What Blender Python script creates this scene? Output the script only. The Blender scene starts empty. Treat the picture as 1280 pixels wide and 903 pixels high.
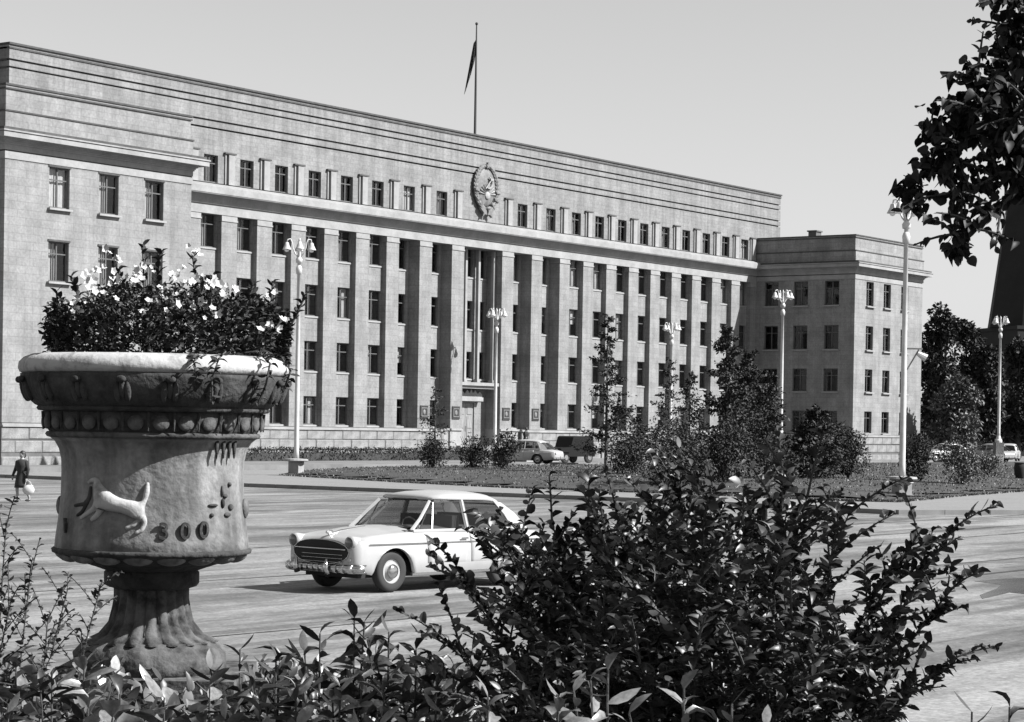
import bpy, math, random
import numpy as np
from mathutils import Vector, Matrix
random.seed(7); rng = np.random.default_rng(7)
sc = bpy.context.scene
COL = sc.collection
PI = math.pi

# ------------------------------------------------------------------ camera
YAW, PITCH, ROLL = 0.9554, -0.0117, 0.0155
CAM = Vector((-135.914, -99.014, 1.474)); FPX = 2768.7
Rv = Vector((math.cos(YAW), -math.sin(YAW), 0))
Fh = Vector((math.sin(YAW), math.cos(YAW), 0))
Fv = Vector((math.sin(YAW)*math.cos(PITCH), math.cos(YAW)*math.cos(PITCH), math.sin(PITCH)))
Uv = Rv.cross(Fv)
cd = bpy.data.cameras.new('camera'); cam = bpy.data.objects.new('camera', cd); COL.objects.link(cam)
cr, sr = math.cos(ROLL), math.sin(ROLL)
Xc = Rv*cr + Uv*sr; Yc = Uv*cr - Rv*sr; Zc = -Fv
m = Matrix((Xc, Yc, Zc)).transposed().to_4x4(); m.translation = CAM
cam.matrix_world = m
cd.sensor_width = 36; cd.lens = FPX/1280*36
cd.shift_y = (567.25-451.5)/1280; cd.shift_x = 0
cd.clip_start = 0.1; cd.clip_end = 6000
sc.camera = cam

# ------------------------------------------------------------------ light
SUN = Vector((0.42, -1.0, 0.92)).normalized()
EXPO = 1.18
w = bpy.data.worlds.new('World'); sc.world = w; w.use_nodes = True
nt = w.node_tree; nt.nodes.clear()
sky = nt.nodes.new('ShaderNodeTexSky'); sky.sky_type = 'NISHITA'; sky.sun_disc = False
sky.sun_elevation = math.asin(SUN.z); sky.sun_rotation = math.atan2(SUN.x, SUN.y)
sky.air_density = 2.0; sky.dust_density = 0.1; sky.ozone_density = 1.0
bw = nt.nodes.new('ShaderNodeRGBToBW')      # black and white film
bg = nt.nodes.new('ShaderNodeBackground'); bg.inputs['Strength'].default_value = 0.053
wo = nt.nodes.new('ShaderNodeOutputWorld')
nt.links.new(sky.outputs[0], bw.inputs[0]); nt.links.new(bw.outputs[0], bg.inputs[0]); nt.links.new(bg.outputs[0], wo.inputs[0])
sl = bpy.data.lights.new('sun', 'SUN'); sl.energy = 5.0; sl.angle = math.radians(0.5); sl.color = (1, 1, 1)
so = bpy.data.objects.new('sun', sl); COL.objects.link(so)
so.rotation_euler = SUN.to_track_quat('Z', 'Y').to_euler(); so.location = (-60, -120, 80)
sc.view_settings.view_transform = 'Standard'; sc.view_settings.look = 'None'
sc.view_settings.exposure = EXPO; sc.view_settings.gamma = 1

# ------------------------------------------------------------------ helpers
def px(x, y, d):
    """A point of the place from its bearing and its distance in metres."""
    u0, w0 = x-640, y-567.25
    u, v = u0*cr+w0*sr, -u0*sr+w0*cr
    return CAM + (Fv + Rv*(u/FPX) - Uv*(v/FPX))*d
GZ = -1.25
def gp(x, y, z=GZ):
    d = px(x, y, 1)-CAM
    return CAM + d*((z-CAM.z)/d.z)

def mat(name, a, rough=0.85, var=0.0, scale=3.0, a2=None, bump=0.0, bscale=40.0, metal=0.0, spec=0.5,
        stretch=None, contrast=(0.35, 0.65), extra=None):
    M = bpy.data.materials.new(name); M.use_nodes = True
    n = M.node_tree.nodes; l = M.node_tree.links
    b = n['Principled BSDF']; b.inputs['Roughness'].default_value = rough; b.inputs['Metallic'].default_value = metal
    b.inputs['Specular IOR Level'].default_value = spec
    b.inputs['Base Color'].default_value = (a, a, a, 1)
    tc = n.new('ShaderNodeTexCoord'); mp = n.new('ShaderNodeMapping')
    l.new(tc.outputs['Object'], mp.inputs[0])
    if stretch: mp.inputs['Scale'].default_value = stretch
    if a2 is not None or var:
        if a2 is None: a2 = a*(1+var); a = a*(1-var); 
        no = n.new('ShaderNodeTexNoise'); no.inputs['Scale'].default_value = scale; no.inputs['Detail'].default_value = 8
        no.inputs['Roughness'].default_value = 0.65
        l.new(mp.outputs[0], no.inputs[0])
        r = n.new('ShaderNodeValToRGB'); r.color_ramp.elements[0].position = contrast[0]; r.color_ramp.elements[1].position = contrast[1]
        r.color_ramp.elements[0].color = (a, a, a, 1); r.color_ramp.elements[1].color = (a2, a2, a2, 1)
        l.new(no.outputs[0], r.inputs[0]); l.new(r.outputs[0], b.inputs['Base Color'])
        M['ramp'] = r.name
    if bump:
        nb = n.new('ShaderNodeTexNoise'); nb.inputs['Scale'].default_value = bscale; nb.inputs['Detail'].default_value = 6
        l.new(tc.outputs['Object'], nb.inputs[0])
        bp = n.new('ShaderNodeBump'); bp.inputs['Strength'].default_value = bump; bp.inputs['Distance'].default_value = 0.02
        l.new(nb.outputs[0], bp.inputs['Height']); l.new(bp.outputs[0], b.inputs['Normal'])
    return M

def mulnode(M, sock, fac=1.0):
    """multiply the base colour of M by a value socket"""
    n = M.node_tree.nodes; l = M.node_tree.links; b = n['Principled BSDF']
    src = b.inputs['Base Color'].links[0].from_socket if b.inputs['Base Color'].links else None
    mx = n.new('ShaderNodeMix'); mx.data_type = 'RGBA'; mx.blend_type = 'MULTIPLY'; mx.inputs[0].default_value = fac
    if src: l.new(src, mx.inputs[6])
    else: mx.inputs[6].default_value = b.inputs['Base Color'].default_value
    l.new(sock, mx.inputs[7]); l.new(mx.outputs[2], b.inputs['Base Color'])

def grain(M, amt=0.25, scale=25.0):
    n = M.node_tree.nodes; l = M.node_tree.links
    tc = n.new('ShaderNodeTexCoord'); no = n.new('ShaderNodeTexNoise'); no.inputs['Scale'].default_value = scale
    no.inputs['Detail'].default_value = 3; l.new(tc.outputs['Object'], no.inputs[0])
    r = n.new('ShaderNodeValToRGB'); r.color_ramp.elements[0].position = .3; r.color_ramp.elements[1].position = .7
    v = 1-amt; r.color_ramp.elements[0].color = (v, v, v, 1); l.new(no.outputs[0], r.inputs[0]); mulnode(M, r.outputs[0])

def courses(M, bw_, bh, mortar=0.02, dark=0.7, c1=1.0, c2=0.88):
    """faint stone coursing on a wall seen too far off to pick the stones apart"""
    n = M.node_tree.nodes; l = M.node_tree.links
    tc = n.new('ShaderNodeTexCoord'); sp = n.new('ShaderNodeSeparateXYZ'); l.new(tc.outputs['Object'], sp.inputs[0])
    ad = n.new('ShaderNodeMath'); ad.operation = 'ADD'; l.new(sp.outputs[0], ad.inputs[0]); l.new(sp.outputs[1], ad.inputs[1])
    cb = n.new('ShaderNodeCombineXYZ'); l.new(ad.outputs[0], cb.inputs[0]); l.new(sp.outputs[2], cb.inputs[1])
    br = n.new('ShaderNodeTexBrick'); l.new(cb.outputs[0], br.inputs['Vector'])
    br.inputs['Scale'].default_value = 1; br.inputs['Brick Width'].default_value = bw_; br.inputs['Row Height'].default_value = bh
    br.inputs['Mortar Size'].default_value = mortar; br.inputs['Mortar Smooth'].default_value = 0.3
    br.inputs['Color1'].default_value = (c1, c1, c1, 1); br.inputs['Color2'].default_value = (c2, c2, c2, 1)
    br.inputs['Mortar'].default_value = (dark, dark, dark, 1)
    mulnode(M, br.outputs['Color'])

def streaks(M, amt=.2):
    """rain streaks running down a wall"""
    n = M.node_tree.nodes; l = M.node_tree.links
    tc = n.new('ShaderNodeTexCoord'); mp = n.new('ShaderNodeMapping'); mp.inputs['Scale'].default_value = (1.7, 1.7, .12); l.new(tc.outputs['Object'], mp.inputs[0])
    no = n.new('ShaderNodeTexNoise'); no.inputs['Scale'].default_value = 1.5 if M.name != 'weathered cast plaster' else 5.0; no.inputs['Detail'].default_value = 6; l.new(mp.outputs[0], no.inputs[0])
    r = n.new('ShaderNodeValToRGB'); r.color_ramp.elements[0].position = .38; r.color_ramp.elements[1].position = .6
    v = 1-amt; r.color_ramp.elements[0].color = (v, v, v, 1); l.new(no.outputs[0], r.inputs[0]); mulnode(M, r.outputs[0])

M = {}
M['stone'] = mat('pale facing stone', 0.185, .9, scale=.6, a2=0.275, bump=.3, bscale=12); courses(M['stone'], 1.15, .42, .02, .76, 1, .9); grain(M['stone'], .26, 7); streaks(M['stone'], .14)
M['trim'] = mat('pale trim stone', 0.2, .85, scale=.8, a2=0.28, bump=.2); grain(M['trim'], .12, 7)
M['groove'] = mat('dark coping and groove stone', 0.05, .9, var=.3, scale=2)  # one dark tone for copings, grooves and thin lines
M['attic'] = mat('attic facing stone', 0.18, .9, scale=.5, a2=0.26, bump=.3, bscale=12); courses(M['attic'], .9, .3, .02, .76, 1, .88); grain(M['attic'], .26, 7); streaks(M['attic'], .2)
M['block'] = mat('rough plinth stone', 0.14, .95, scale=1.4, a2=0.26, bump=.7, bscale=9); grain(M['block'], .3, 14)
M['joint'] = mat('mortar joint', 0.09, .95, var=.2)
M['roof'] = mat('tarred roof', .09, .9, var=.2)
M['frame'] = mat('dark painted window wood', .07, .6, var=.2)
M['curtain'] = mat('pale curtain', 0.32, .9, scale=6, a2=0.5, stretch=(4, 4, .3))
M['interior'] = mat('painted room darkness', 0.02, .95)
M['door'] = mat('oak door', 0.13, .6, scale=3, a2=0.25, stretch=(5, 5, .5))
M['plaque'] = mat('dark bronze plaque', .035, .5, metal=.3)
M['bronze'] = mat('relief plaster', 0.08, .7, scale=3, a2=0.17)
M['emblempale'] = mat('worn relief plaster', .2, .8, scale=3, a2=.3)
M['asphalt'] = None
M['pavement'] = mat('concrete pavement', 0.17, .9, scale=.6, a2=0.19, bump=.3, bscale=8); grain(M['pavement'], .2, 6)
M['apron'] = mat('dark forecourt paving', .10, .9, scale=.6, a2=.16)
M['kerb'] = mat('kerb stone', 0.14, .9, var=.2, scale=1)
M['grass'] = mat('mown grass', 0.02, .95, scale=.5, a2=0.06, contrast=(.3, .7), bump=1, bscale=6); grain(M['grass'], .5, 5)
M['soil'] = mat('garden soil', 0.03, .95, var=.4, scale=3, bump=1, bscale=8)
M['bark'] = mat('bark', .05, .95, var=.3, scale=8, bump=.8, bscale=20)
M['leafdark'] = mat('dark foliage', 0.012, .7, scale=1.3, a2=0.045, spec=.3)
M['leafmid'] = mat('mid foliage', 0.03, .55, scale=1.5, a2=0.1)
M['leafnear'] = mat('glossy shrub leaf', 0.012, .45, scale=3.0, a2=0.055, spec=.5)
M['leafpale'] = mat('sun-brightened glossy leaf', 0.05, .36, scale=2.2, a2=0.2, spec=.7)  # paler base colour carries the sunlit highlights on these leaves
M['leafsil'] = mat('linden leaf', 0.008, .6, scale=4, a2=0.02, spec=.25)
M['petal'] = mat('white petunia petal', 0.42, .7, var=.08, scale=20)
M['lamp'] = mat('white lamp paint', 0.38, .5, scale=2, a2=0.5)
M['lampdark'] = mat('weathered lamp shade', 0.14, .5, var=.2)
M['glow'] = mat('opal glass globe', .8, .25)
M['carwhite'] = mat('cream car enamel', 0.29, .28, scale=.6, a2=0.36, spec=.6)
M['chrome'] = mat('chrome', 0.45, .18, metal=1)
M['carblack'] = mat('black car enamel', .008, .5, spec=.2)
M['cargrey'] = mat('grey car enamel', .25, .3, spec=.6)
M['lensglass'] = mat('shaded headlight glass', .05, .1, spec=.8)
M['rubber'] = mat('tyre rubber', .02, .8)
M['seat'] = mat('seat cloth', .08, .9)
M['dark'] = mat('dark underside', .012, .9)
M['coat'] = mat('dark coat cloth', .018, .9, var=.3, scale=20)
M['hair'] = mat('dark hair', .015, .6)
M['skin'] = mat('skin', 0.25, .6)
M['bag'] = mat('white cloth bag', 0.45, .8)
M['flag'] = mat('flag cloth', .02, .8, var=.2)
M['brick'] = mat('dark church brick', 0.01, .95, var=.3, scale=.5); courses(M['brick'], .5, .16, .02, .7)
M['urn'] = mat('weathered cast plaster', 0.12, .9, scale=1.8, a2=0.27, bump=.6, bscale=22, contrast=(.38, .58)); grain(M['urn'], .25, 34); streaks(M['urn'], .45)
M['urndark'] = mat('stained cast plaster with painted shade', 0.012, .95, scale=5, a2=0.07, bump=.8, bscale=25, contrast=(.4, .72))  # stains, and the shade under the rim put into the colour
M['urnmid'] = mat('dirty cast plaster', 0.015, .95, scale=6, a2=0.09, bump=.6, bscale=25, contrast=(.4, .6))  # dirt, with the shade on eggs and fluted stem painted in
M['urnpale'] = mat('whitewashed cast rim', 0.12, .9, scale=4, a2=0.34, bump=.4, bscale=25, contrast=(.36, .5))

# glass
g = bpy.data.materials.new('window glass'); g.use_nodes = True; M['glass'] = g
n = g.node_tree.nodes; l = g.node_tree.links; n.clear()
o_ = n.new('ShaderNodeOutputMaterial'); mx = n.new('ShaderNodeMixShader'); tr = n.new('ShaderNodeBsdfTransparent'); gl = n.new('ShaderNodeBsdfGlossy')
tr.inputs[0].default_value = (.5, .5, .5, 1); gl.inputs['Roughness'].default_value = .05
lw = n.new('ShaderNodeLayerWeight'); lw.inputs[0].default_value = .5
pw = n.new('ShaderNodeMath'); pw.operation = 'POWER'; pw.inputs[1].default_value = 5; l.new(lw.outputs['Facing'], pw.inputs[0])
fr = n.new('ShaderNodeMath'); fr.operation = 'MULTIPLY_ADD'; fr.inputs[1].default_value = .9; fr.inputs[2].default_value = .05; l.new(pw.outputs[0], fr.inputs[0])
l.new(fr.outputs[0], mx.inputs[0]); l.new(tr.outputs[0], mx.inputs[1]); l.new(gl.outputs[0], mx.inputs[2]); l.new(mx.outputs[0], o_.inputs[0])

cg = g.copy(); cg.name = 'car window glass'; M['carglass'] = cg
tr.inputs[0].default_value = (.8, .8, .8, 1)

# asphalt: worn bands run along the street (the X axis)
A = mat('worn asphalt', .15, .85, scale=.9, a2=.28, stretch=(.10, .5, 1), contrast=(.36, .6), bump=.35, bscale=5)
grain(A, .28, 7)
n = A.node_tree.nodes; l = A.node_tree.links
tc = n.new('ShaderNodeTexCoord'); mp = n.new('ShaderNodeMapping'); mp.inputs['Scale'].default_value = (.10, 1.6, 1); l.new(tc.outputs['Object'], mp.inputs[0])
no = n.new('ShaderNodeTexNoise'); no.inputs['Scale'].default_value = 1.2; no.inputs['Detail'].default_value = 5; l.new(mp.outputs[0], no.inputs[0])
r = n.new('ShaderNodeValToRGB'); r.color_ramp.elements[0].position = .36; r.color_ramp.elements[1].position = .47; r.color_ramp.elements[0].color = (.55, .55, .55, 1)
l.new(no.outputs[0], r.inputs[0]); mulnode(A, r.outputs[0])
tc2 = n.new('ShaderNodeTexCoord'); mp2 = n.new('ShaderNodeMapping'); mp2.inputs['Scale'].default_value = (.09, .22, 1); l.new(tc2.outputs['Object'], mp2.inputs[0])
no2 = n.new('ShaderNodeTexNoise'); no2.inputs['Scale'].default_value = 1.6; no2.inputs['Detail'].default_value = 9; no2.inputs['Roughness'].default_value = .7; l.new(mp2.outputs[0], no2.inputs[0])
r2 = n.new('ShaderNodeValToRGB'); r2.color_ramp.elements[0].position = .42; r2.color_ramp.elements[1].position = .55; r2.color_ramp.elements[0].color = (.58, .58, .58, 1); r2.color_ramp.elements[1].color = (1.15, 1.15, 1.15, 1)
l.new(no2.outputs[0], r2.inputs[0]); mulnode(A, r2.outputs[0]); grain(A, .45, 22)
M['asphalt'] = A
M['tar'] = mat('tar seam', .03, .7, var=.3)
W_ = mat('wet asphalt', .05, .25, var=.4, scale=1, stretch=(.2, 2, 1)); M['wet'] = W_

class MB:
    def __init__(s): s.v = []; s.f = []
    def quad(s, *p):
        i = len(s.v); s.v += [tuple(q) for q in p]; s.f.append(tuple(range(i, i+len(p)))); return s
    def box(s, x0, x1, y0, y1, z0, z1):
        i = len(s.v)
        s.v += [(x0,y0,z0),(x1,y0,z0),(x1,y1,z0),(x0,y1,z0),(x0,y0,z1),(x1,y0,z1),(x1,y1,z1),(x0,y1,z1)]
        s.f += [tuple(i+k for k in q) for q in ((0,3,2,1),(4,5,6,7),(0,1,5,4),(1,2,6,5),(2,3,7,6),(3,0,4,7))]; return s
    def tube(s, pts, rad, n=8, cap=True):
        pts = [Vector(p) for p in pts]
        if not hasattr(rad, '__len__'): rad = [rad]*len(pts)
        base = len(s.v); up = Vector((0, 0, 1))
        for k, p in enumerate(pts):
            d = (pts[min(k+1, len(pts)-1)]-pts[max(k-1, 0)])
            d = d.normalized() if d.length > 1e-9 else up
            a = d.cross(Vector((0, 1, 0)) if abs(d.y) < .9 else Vector((1, 0, 0))).normalized(); b = d.cross(a)
            for j in range(n):
                t = 2*PI*j/n; s.v.append(tuple(p + (a*math.cos(t)+b*math.sin(t))*rad[k]))
        for k in range(len(pts)-1):
            for j in range(n):
                q = base+k*n; j2 = (j+1) % n
                s.f.append((q+j, q+j2, q+n+j2, q+n+j))
        if cap and n > 2:
            s.f.append(tuple(base+j for j in range(n))[::-1]); q = base+(len(pts)-1)*n; s.f.append(tuple(q+j for j in range(n)))
        return s
    def lathe(s, prof, n=32, mod=None, c=(0, 0)):
        base = len(s.v)
        for (r, z) in prof:
            for j in range(n):
                t = 2*PI*j/n; rr = r*(mod(t, z) if mod else 1)
                s.v.append((c[0]+rr*math.cos(t), c[1]+rr*math.sin(t), z))
        for k in range(len(prof)-1):
            for j in range(n):
                q = base+k*n; j2 = (j+1) % n; s.f.append((q+j, q+j2, q+n+j2, q+n+j))
        if prof[0][0] > 1e-4: s.f.append(tuple(base+j for j in range(n))[::-1])
        if prof[-1][0] > 1e-4: q = base+(len(prof)-1)*n; s.f.append(tuple(q+j for j in range(n)))
        return s
    def ball(s, c, r, n=10, m_=7, rot=None):
        base = len(s.v); c = Vector(c)
        for i in range(m_+1):
            ph = PI*i/m_
            for j in range(n):
                t = 2*PI*j/n
                q = Vector((r[0]*math.sin(ph)*math.cos(t), r[1]*math.sin(ph)*math.sin(t), r[2]*math.cos(ph)))
                if rot: q = rot @ q
                s.v.append(tuple(c+q))
        for i in range(m_):
            for j in range(n):
                q = base+i*n; j2 = (j+1) % n; s.f.append((q+j, q+n+j, q+n+j2, q+j2))
        return s
    def prism(s, poly, y0, y1):      # polygon in x,z extruded along y
        i = len(s.v); k = len(poly)
        s.v += [(x, y0, z) for x, z in poly]+[(x, y1, z) for x, z in poly]
        s.f.append(tuple(range(i, i+k))); s.f.append(tuple(range(i+k, i+2*k))[::-1])
        for j in range(k):
            j2 = (j+1) % k; s.f.append((i+j, i+k+j, i+k+j2, i+j2))
        return s
    def mesh(s, name, m, smooth=False):
        me = bpy.data.meshes.new(name); me.from_pydata(s.v, [], s.f); me.update()
        if m: me.materials.append(m)
        if smooth:
            for p in me.polygons: p.use_smooth = True
        return me
    def build(s, name, m, parent=None, loc=(0, 0, 0), rz=0, smooth=False, kind=None, fix=True):
        me = s.mesh(name, m, smooth)
        if fix:
            import bmesh
            bm = bmesh.new(); bm.from_mesh(me); bmesh.ops.recalc_face_normals(bm, faces=bm.faces); bm.to_mesh(me); bm.free()
        return link(name, me, parent, loc, rz, kind)

def link(name, me, parent=None, loc=(0, 0, 0), rz=0, kind=None):
    o = bpy.data.objects.new(name, me); COL.objects.link(o); o.location = loc; o.rotation_euler = (0, 0, rz)
    if parent: o.parent = parent
    if kind: o['kind'] = kind
    return o
def tag(o, label, cat, group=None):
    o['label'] = label; o['category'] = cat
    if group: o['group'] = group
    return o
def thing(name, loc, label, cat, group=None, rz=0):
    o = bpy.data.objects.new(name, None); COL.objects.link(o); o.location = loc; o.rotation_euler = (0, 0, rz)
    o.empty_display_size = .3
    return tag(o, label, cat, group)
def copy_tree(o, parent=None):
    c = o.copy(); COL.objects.link(c)
    if parent: c.parent = parent
    for ch in list(o.children): copy_tree(ch, c)
    return c

# --- leaves
def leaf_shape(kind, L=1.0):
    """unit leaf along +Y, folded a little on its midrib and drooping at the tip"""
    if kind == 'lance': wd = [(0, .02, 0), (.22, .15, .05), (.5, .19, .05), (.78, .12, -.03), (1, 0, -.16)]
    elif kind == 'oval': wd = [(0, .02, 0), (.25, .24, .03), (.55, .28, .02), (.82, .17, -.05), (1, 0, -.12)]
    elif kind == 'heart': wd = [(-.04, .2, 0), (.06, .38, .02), (.25, .5, .03), (.5, .5, .0), (.72, .38, -.05), (.9, .2, -.1), (1.08, .01, -.16)]
    else: wd = [(0, .05, 0), (.5, .3, 0), (1, 0, -.05)]
    v = []; f = []
    for y, h, z in wd:
        v += [(-h, y, z+h*.35), (0, y, z), (h, y, z+h*.35)]
    for k in range(len(wd)-1):
        a = 3*k; f += [(a, a+1, a+4, a+3), (a+1, a+2, a+5, a+4)]
    return np.array(v, float)*L, f
def rotmats(d, roll):
    """frames whose Y axis is d, turned by roll round it"""
    d = d/np.linalg.norm(d, axis=1, keepdims=True)
    up = np.tile([0, 0, 1.0], (len(d), 1)); s = np.cross(d, up); nn = np.linalg.norm(s, axis=1, keepdims=True)
    s = np.where(nn < 1e-3, [[1.0, 0, 0]], s/np.maximum(nn, 1e-3)); u = np.cross(s, d)
    c, q = np.cos(roll)[:, None], np.sin(roll)[:, None]
    s2 = s*c+u*q; u2 = -s*q+u*c
    return np.stack([s2, d, u2], axis=2)
def mass(name, kind, pos, dirs, size, m_, parent=None, roll=None, loc=(0, 0, 0)):
    pos = np.asarray(pos, float); dirs = np.asarray(dirs, float); N = len(pos)
    tv, tf = leaf_shape(kind)
    if roll is None: roll = rng.normal(0, .7, N)
    Rm = rotmats(dirs, roll); size = np.broadcast_to(size, (N,))
    tvs = tv[None]*np.stack([rng.uniform(.65, 1.15, N), np.ones(N), rng.uniform(-.6, 2.8, N)], 1)[:, None, :]
    V = np.einsum('nij,nkj->nki', Rm, tvs)*size[:, None, None]+pos[:, None, :]
    k = len(tv); F = np.array(tf); F = (F[None]+(np.arange(N)*k)[:, None, None]).reshape(-1, 4)
    me = bpy.data.meshes.new(name); me.vertices.add(N*k); me.vertices.foreach_set('co', V.reshape(-1))
    me.loops.add(F.size); me.loops.foreach_set('vertex_index', F.reshape(-1).astype(np.int32))
    me.polygons.add(len(F)); me.polygons.foreach_set('loop_start', (np.arange(len(F))*4).astype(np.int32))
    me.update(calc_edges=True); me.validate(); me.materials.append(m_)
    me.polygons.foreach_set('use_smooth', np.ones(len(F), bool))
    o = link(name, me, parent, loc); o['kind'] = 'stuff'; return o
LEAFM = {}
def leaf_obj(kind, m_, pos, d, size, roll, parent, name='leaf'):
    key = (kind, m_.name)
    if key not in LEAFM:
        v, f = leaf_shape(kind); me = bpy.data.meshes.new('leaf'); me.from_pydata(v.tolist(), [], f); me.materials.append(m_)
        for p in me.polygons: p.use_smooth = True
        LEAFM[key] = me
    Rm = rotmats(np.array([d], float), np.array([roll]))[0]
    o = bpy.data.objects.new(name, LEAFM[key]); COL.objects.link(o); o.parent = parent
    mm = Matrix(Rm.tolist()).to_4x4() @ Matrix.Diagonal((size*random.uniform(.65, 1.15), size, size*random.uniform(-.6, 2.8), 1)); mm.translation = Vector(pos); o.matrix_local = mm
    return o

# ------------------------------------------------------------------ the ground
def sheet(name, poly, z, m_, thick=0.0, kind='structure'):
    b = MB(); k = len(poly)
    b.quad(*[(x, y, z) for x, y in poly])
    if thick:
        for j in range(k):
            a, c = poly[j], poly[(j+1) % k]; b.quad((a[0], a[1], z), (c[0], c[1], z), (c[0], c[1], z-thick), (a[0], a[1], z-thick))
    return b.build(name, m_, kind=kind)
sheet('road', [(-3000, -3000), (3500, -3000), (3500, 3500), (-3000, 3500)], GZ, M['asphalt'])
# pavement round the lawn, with its kerb
pav = [(-64.6, 20), (-64.6, -38), (-65.0, -56), (-67.5, -66.5), (-63, -69.5), (-30, -66.5), (60, -62), (140, -58), (140, 20)]
sheet('pavement', pav, GZ+.06, M['pavement'], .2)
kb = MB()
for j in range(7):
    a, c = Vector(pav[j]+(0,)), Vector(pav[j+1]+(0,)); L = (c-a).length; t = (c-a).normalized(); nn = Vector((t.y, -t.x, 0)); k = max(1, int(L/1.5))
    for i in range(k):
        p = a+t*(L*i/k+.01); q = a+t*(L*(i+1)/k-.01)
        ix = [(p.x, p.y), (q.x, q.y), (q.x+nn.x*.22, q.y+nn.y*.22), (p.x+nn.x*.22, p.y+nn.y*.22)]
        b0 = len(kb.v); kb.v += [(x, y, GZ-.1) for x, y in ix]+[(x, y, GZ+.16) for x, y in ix]
        kb.f += [tuple(b0+h for h in q_) for q_ in ((4,5,6,7),(0,1,5,4),(1,2,6,5),(2,3,7,6),(3,0,4,7))]
kb.build('pavement_kerb', M['kerb'], kind='structure')
# lawn: mounded sheet
lawn_edge = [(-49.0, -22.9), (-53.8, -34.5), (-56.2, -42.6), (-56.5, -52.5), (-58.2, -59.0), (-57.0, -61.6), (-48, -59.8), (-31, -57.2), (0, -53), (60, -46), (110, -42), (110, -22), (60, -18), (0, -16), (-30, -15.5), (-42, -18)]
def inside(x, y, poly):
    c = False; j = len(poly)-1
    for i in range(len(poly)):
        xi, yi = poly[i]; xj, yj = poly[j]
        if (yi > y) != (yj > y) and x < (xj-xi)*(y-yi)/(yj-yi)+xi: c = not c
        j = i
    return c
def edist(x, y, poly):
    best = 1e9
    for i in range(len(poly)):
        a = poly[i]; b = poly[(i+1) % len(poly)]; dx, dy = b[0]-a[0], b[1]-a[1]
        t = max(0, min(1, ((x-a[0])*dx+(y-a[1])*dy)/(dx*dx+dy*dy))); best = min(best, math.hypot(x-a[0]-t*dx, y-a[1]-t*dy))
    return best
def lawn_z(x, y):
    d = edist(x, y, lawn_edge) if inside(x, y, lawn_edge) else 0
    return GZ+.11+.36*(1-math.exp(-d/2.5))
b = MB(); rings = 7; cx, cy = 20, -36
import mathutils
pts2 = []
xs = np.arange(-60, 112, 1.0)
vg = {}
for i, x in enumerate(xs):
    for j, y in enumerate(np.arange(-63, -13, 1.0)):
        if inside(x, y, lawn_edge): vg[(i, j)] = len(b.v); b.v.append((x, y, lawn_z(x, y)))
for (i, j) in vg:
    if (i+1, j) in vg and (i, j+1) in vg and (i+1, j+1) in vg: b.f.append((vg[(i, j)], vg[(i+1, j)], vg[(i+1, j+1)], vg[(i, j+1)]))
sheet_l = sheet('lawn_margin', lawn_edge, GZ+.14, M['grass'], .1)
lawn = b.build('lawn', M['grass'], smooth=True, kind='structure')
# tufts that roughen the lawn and its edge
P = []
while len(P) < 22000:
    x = rng.uniform(-59, 20); y = rng.uniform(-62, -16)
    if inside(x, y, lawn_edge): P.append((x, y, lawn_z(x, y)-.03))
for i in range(len(lawn_edge)-6):
    a, c = lawn_edge[i], lawn_edge[i+1]
    for k in range(900 if i < 9 else 300):
        t = rng.random(); P.append((a[0]+(c[0]-a[0])*t+rng.normal(0, .12), a[1]+(c[1]-a[1])*t+rng.normal(0, .12), GZ+.05))
D_ = rng.normal(0, .5, (len(P), 3)); D_[:, 2] = 1
o = mass('grass_tufts', 'tri', P, D_, rng.uniform(.05, .14, len(P)), M['leafmid']); tag(o, 'short grass tufts roughening the lawn before the building', 'grass')
# apron in front of the building and building mound
sheet('forecourt', [(-60, -13.8), (110, -13.8), (110, 40), (-60, 40)], GZ+.35, M['apron'], .5)
sheet('puddle', [(gp(x, y).x, gp(x, y).y) for x, y in [(1218, 727), (1250, 724), (1300, 722), (1400, 718), (1420, 760), (1300, 745), (1262, 741), (1228, 749), (1225, 744), (1246, 736), (1252, 731)]], GZ+.004, M['wet'])
for i, (x0, y0, L, wd_) in enumerate(((-118, -79.6, 60, .05), (-112, -72.5, 70, .06), (-100, -81.5, 40, .09), (-96, -69.0, 50, .06), (-84, -75, 40, .08), (-88, -64.8, 26, .05), (-104, -66.5, 22, .05))):
    b = MB(); n_ = 60; prev = None; yy = y0
    for k in range(n_+1):
        x = x0+L*k/n_; yy += random.uniform(-.06, .06); h = wd_*random.uniform(.3, 1.2); cur_ = ((x, yy-h, GZ+.005+.0006*i), (x, yy+h, GZ+.005+.0006*i))
        if prev: b.quad(prev[0], cur_[0], cur_[1], prev[1])
        prev = cur_
    b.build('tar_seam', M['tar'], kind='structure')
# raised terrace on which the vase and the garden stand
def sf(r_, f_): p = Vector((CAM.x, CAM.y, 0))+Rv*r_+Fh*f_; return (p.x, p.y)
TZ = -.32
terr = [sf(-14, 15.6), sf(-.5, 15.3), sf(1.2, 13.2), sf(2.0, 11.8), sf(9, 11.2), sf(9, -10), sf(-14, -10)]
sheet('garden_terrace', terr, TZ, M['soil'], 1.0)

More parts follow.
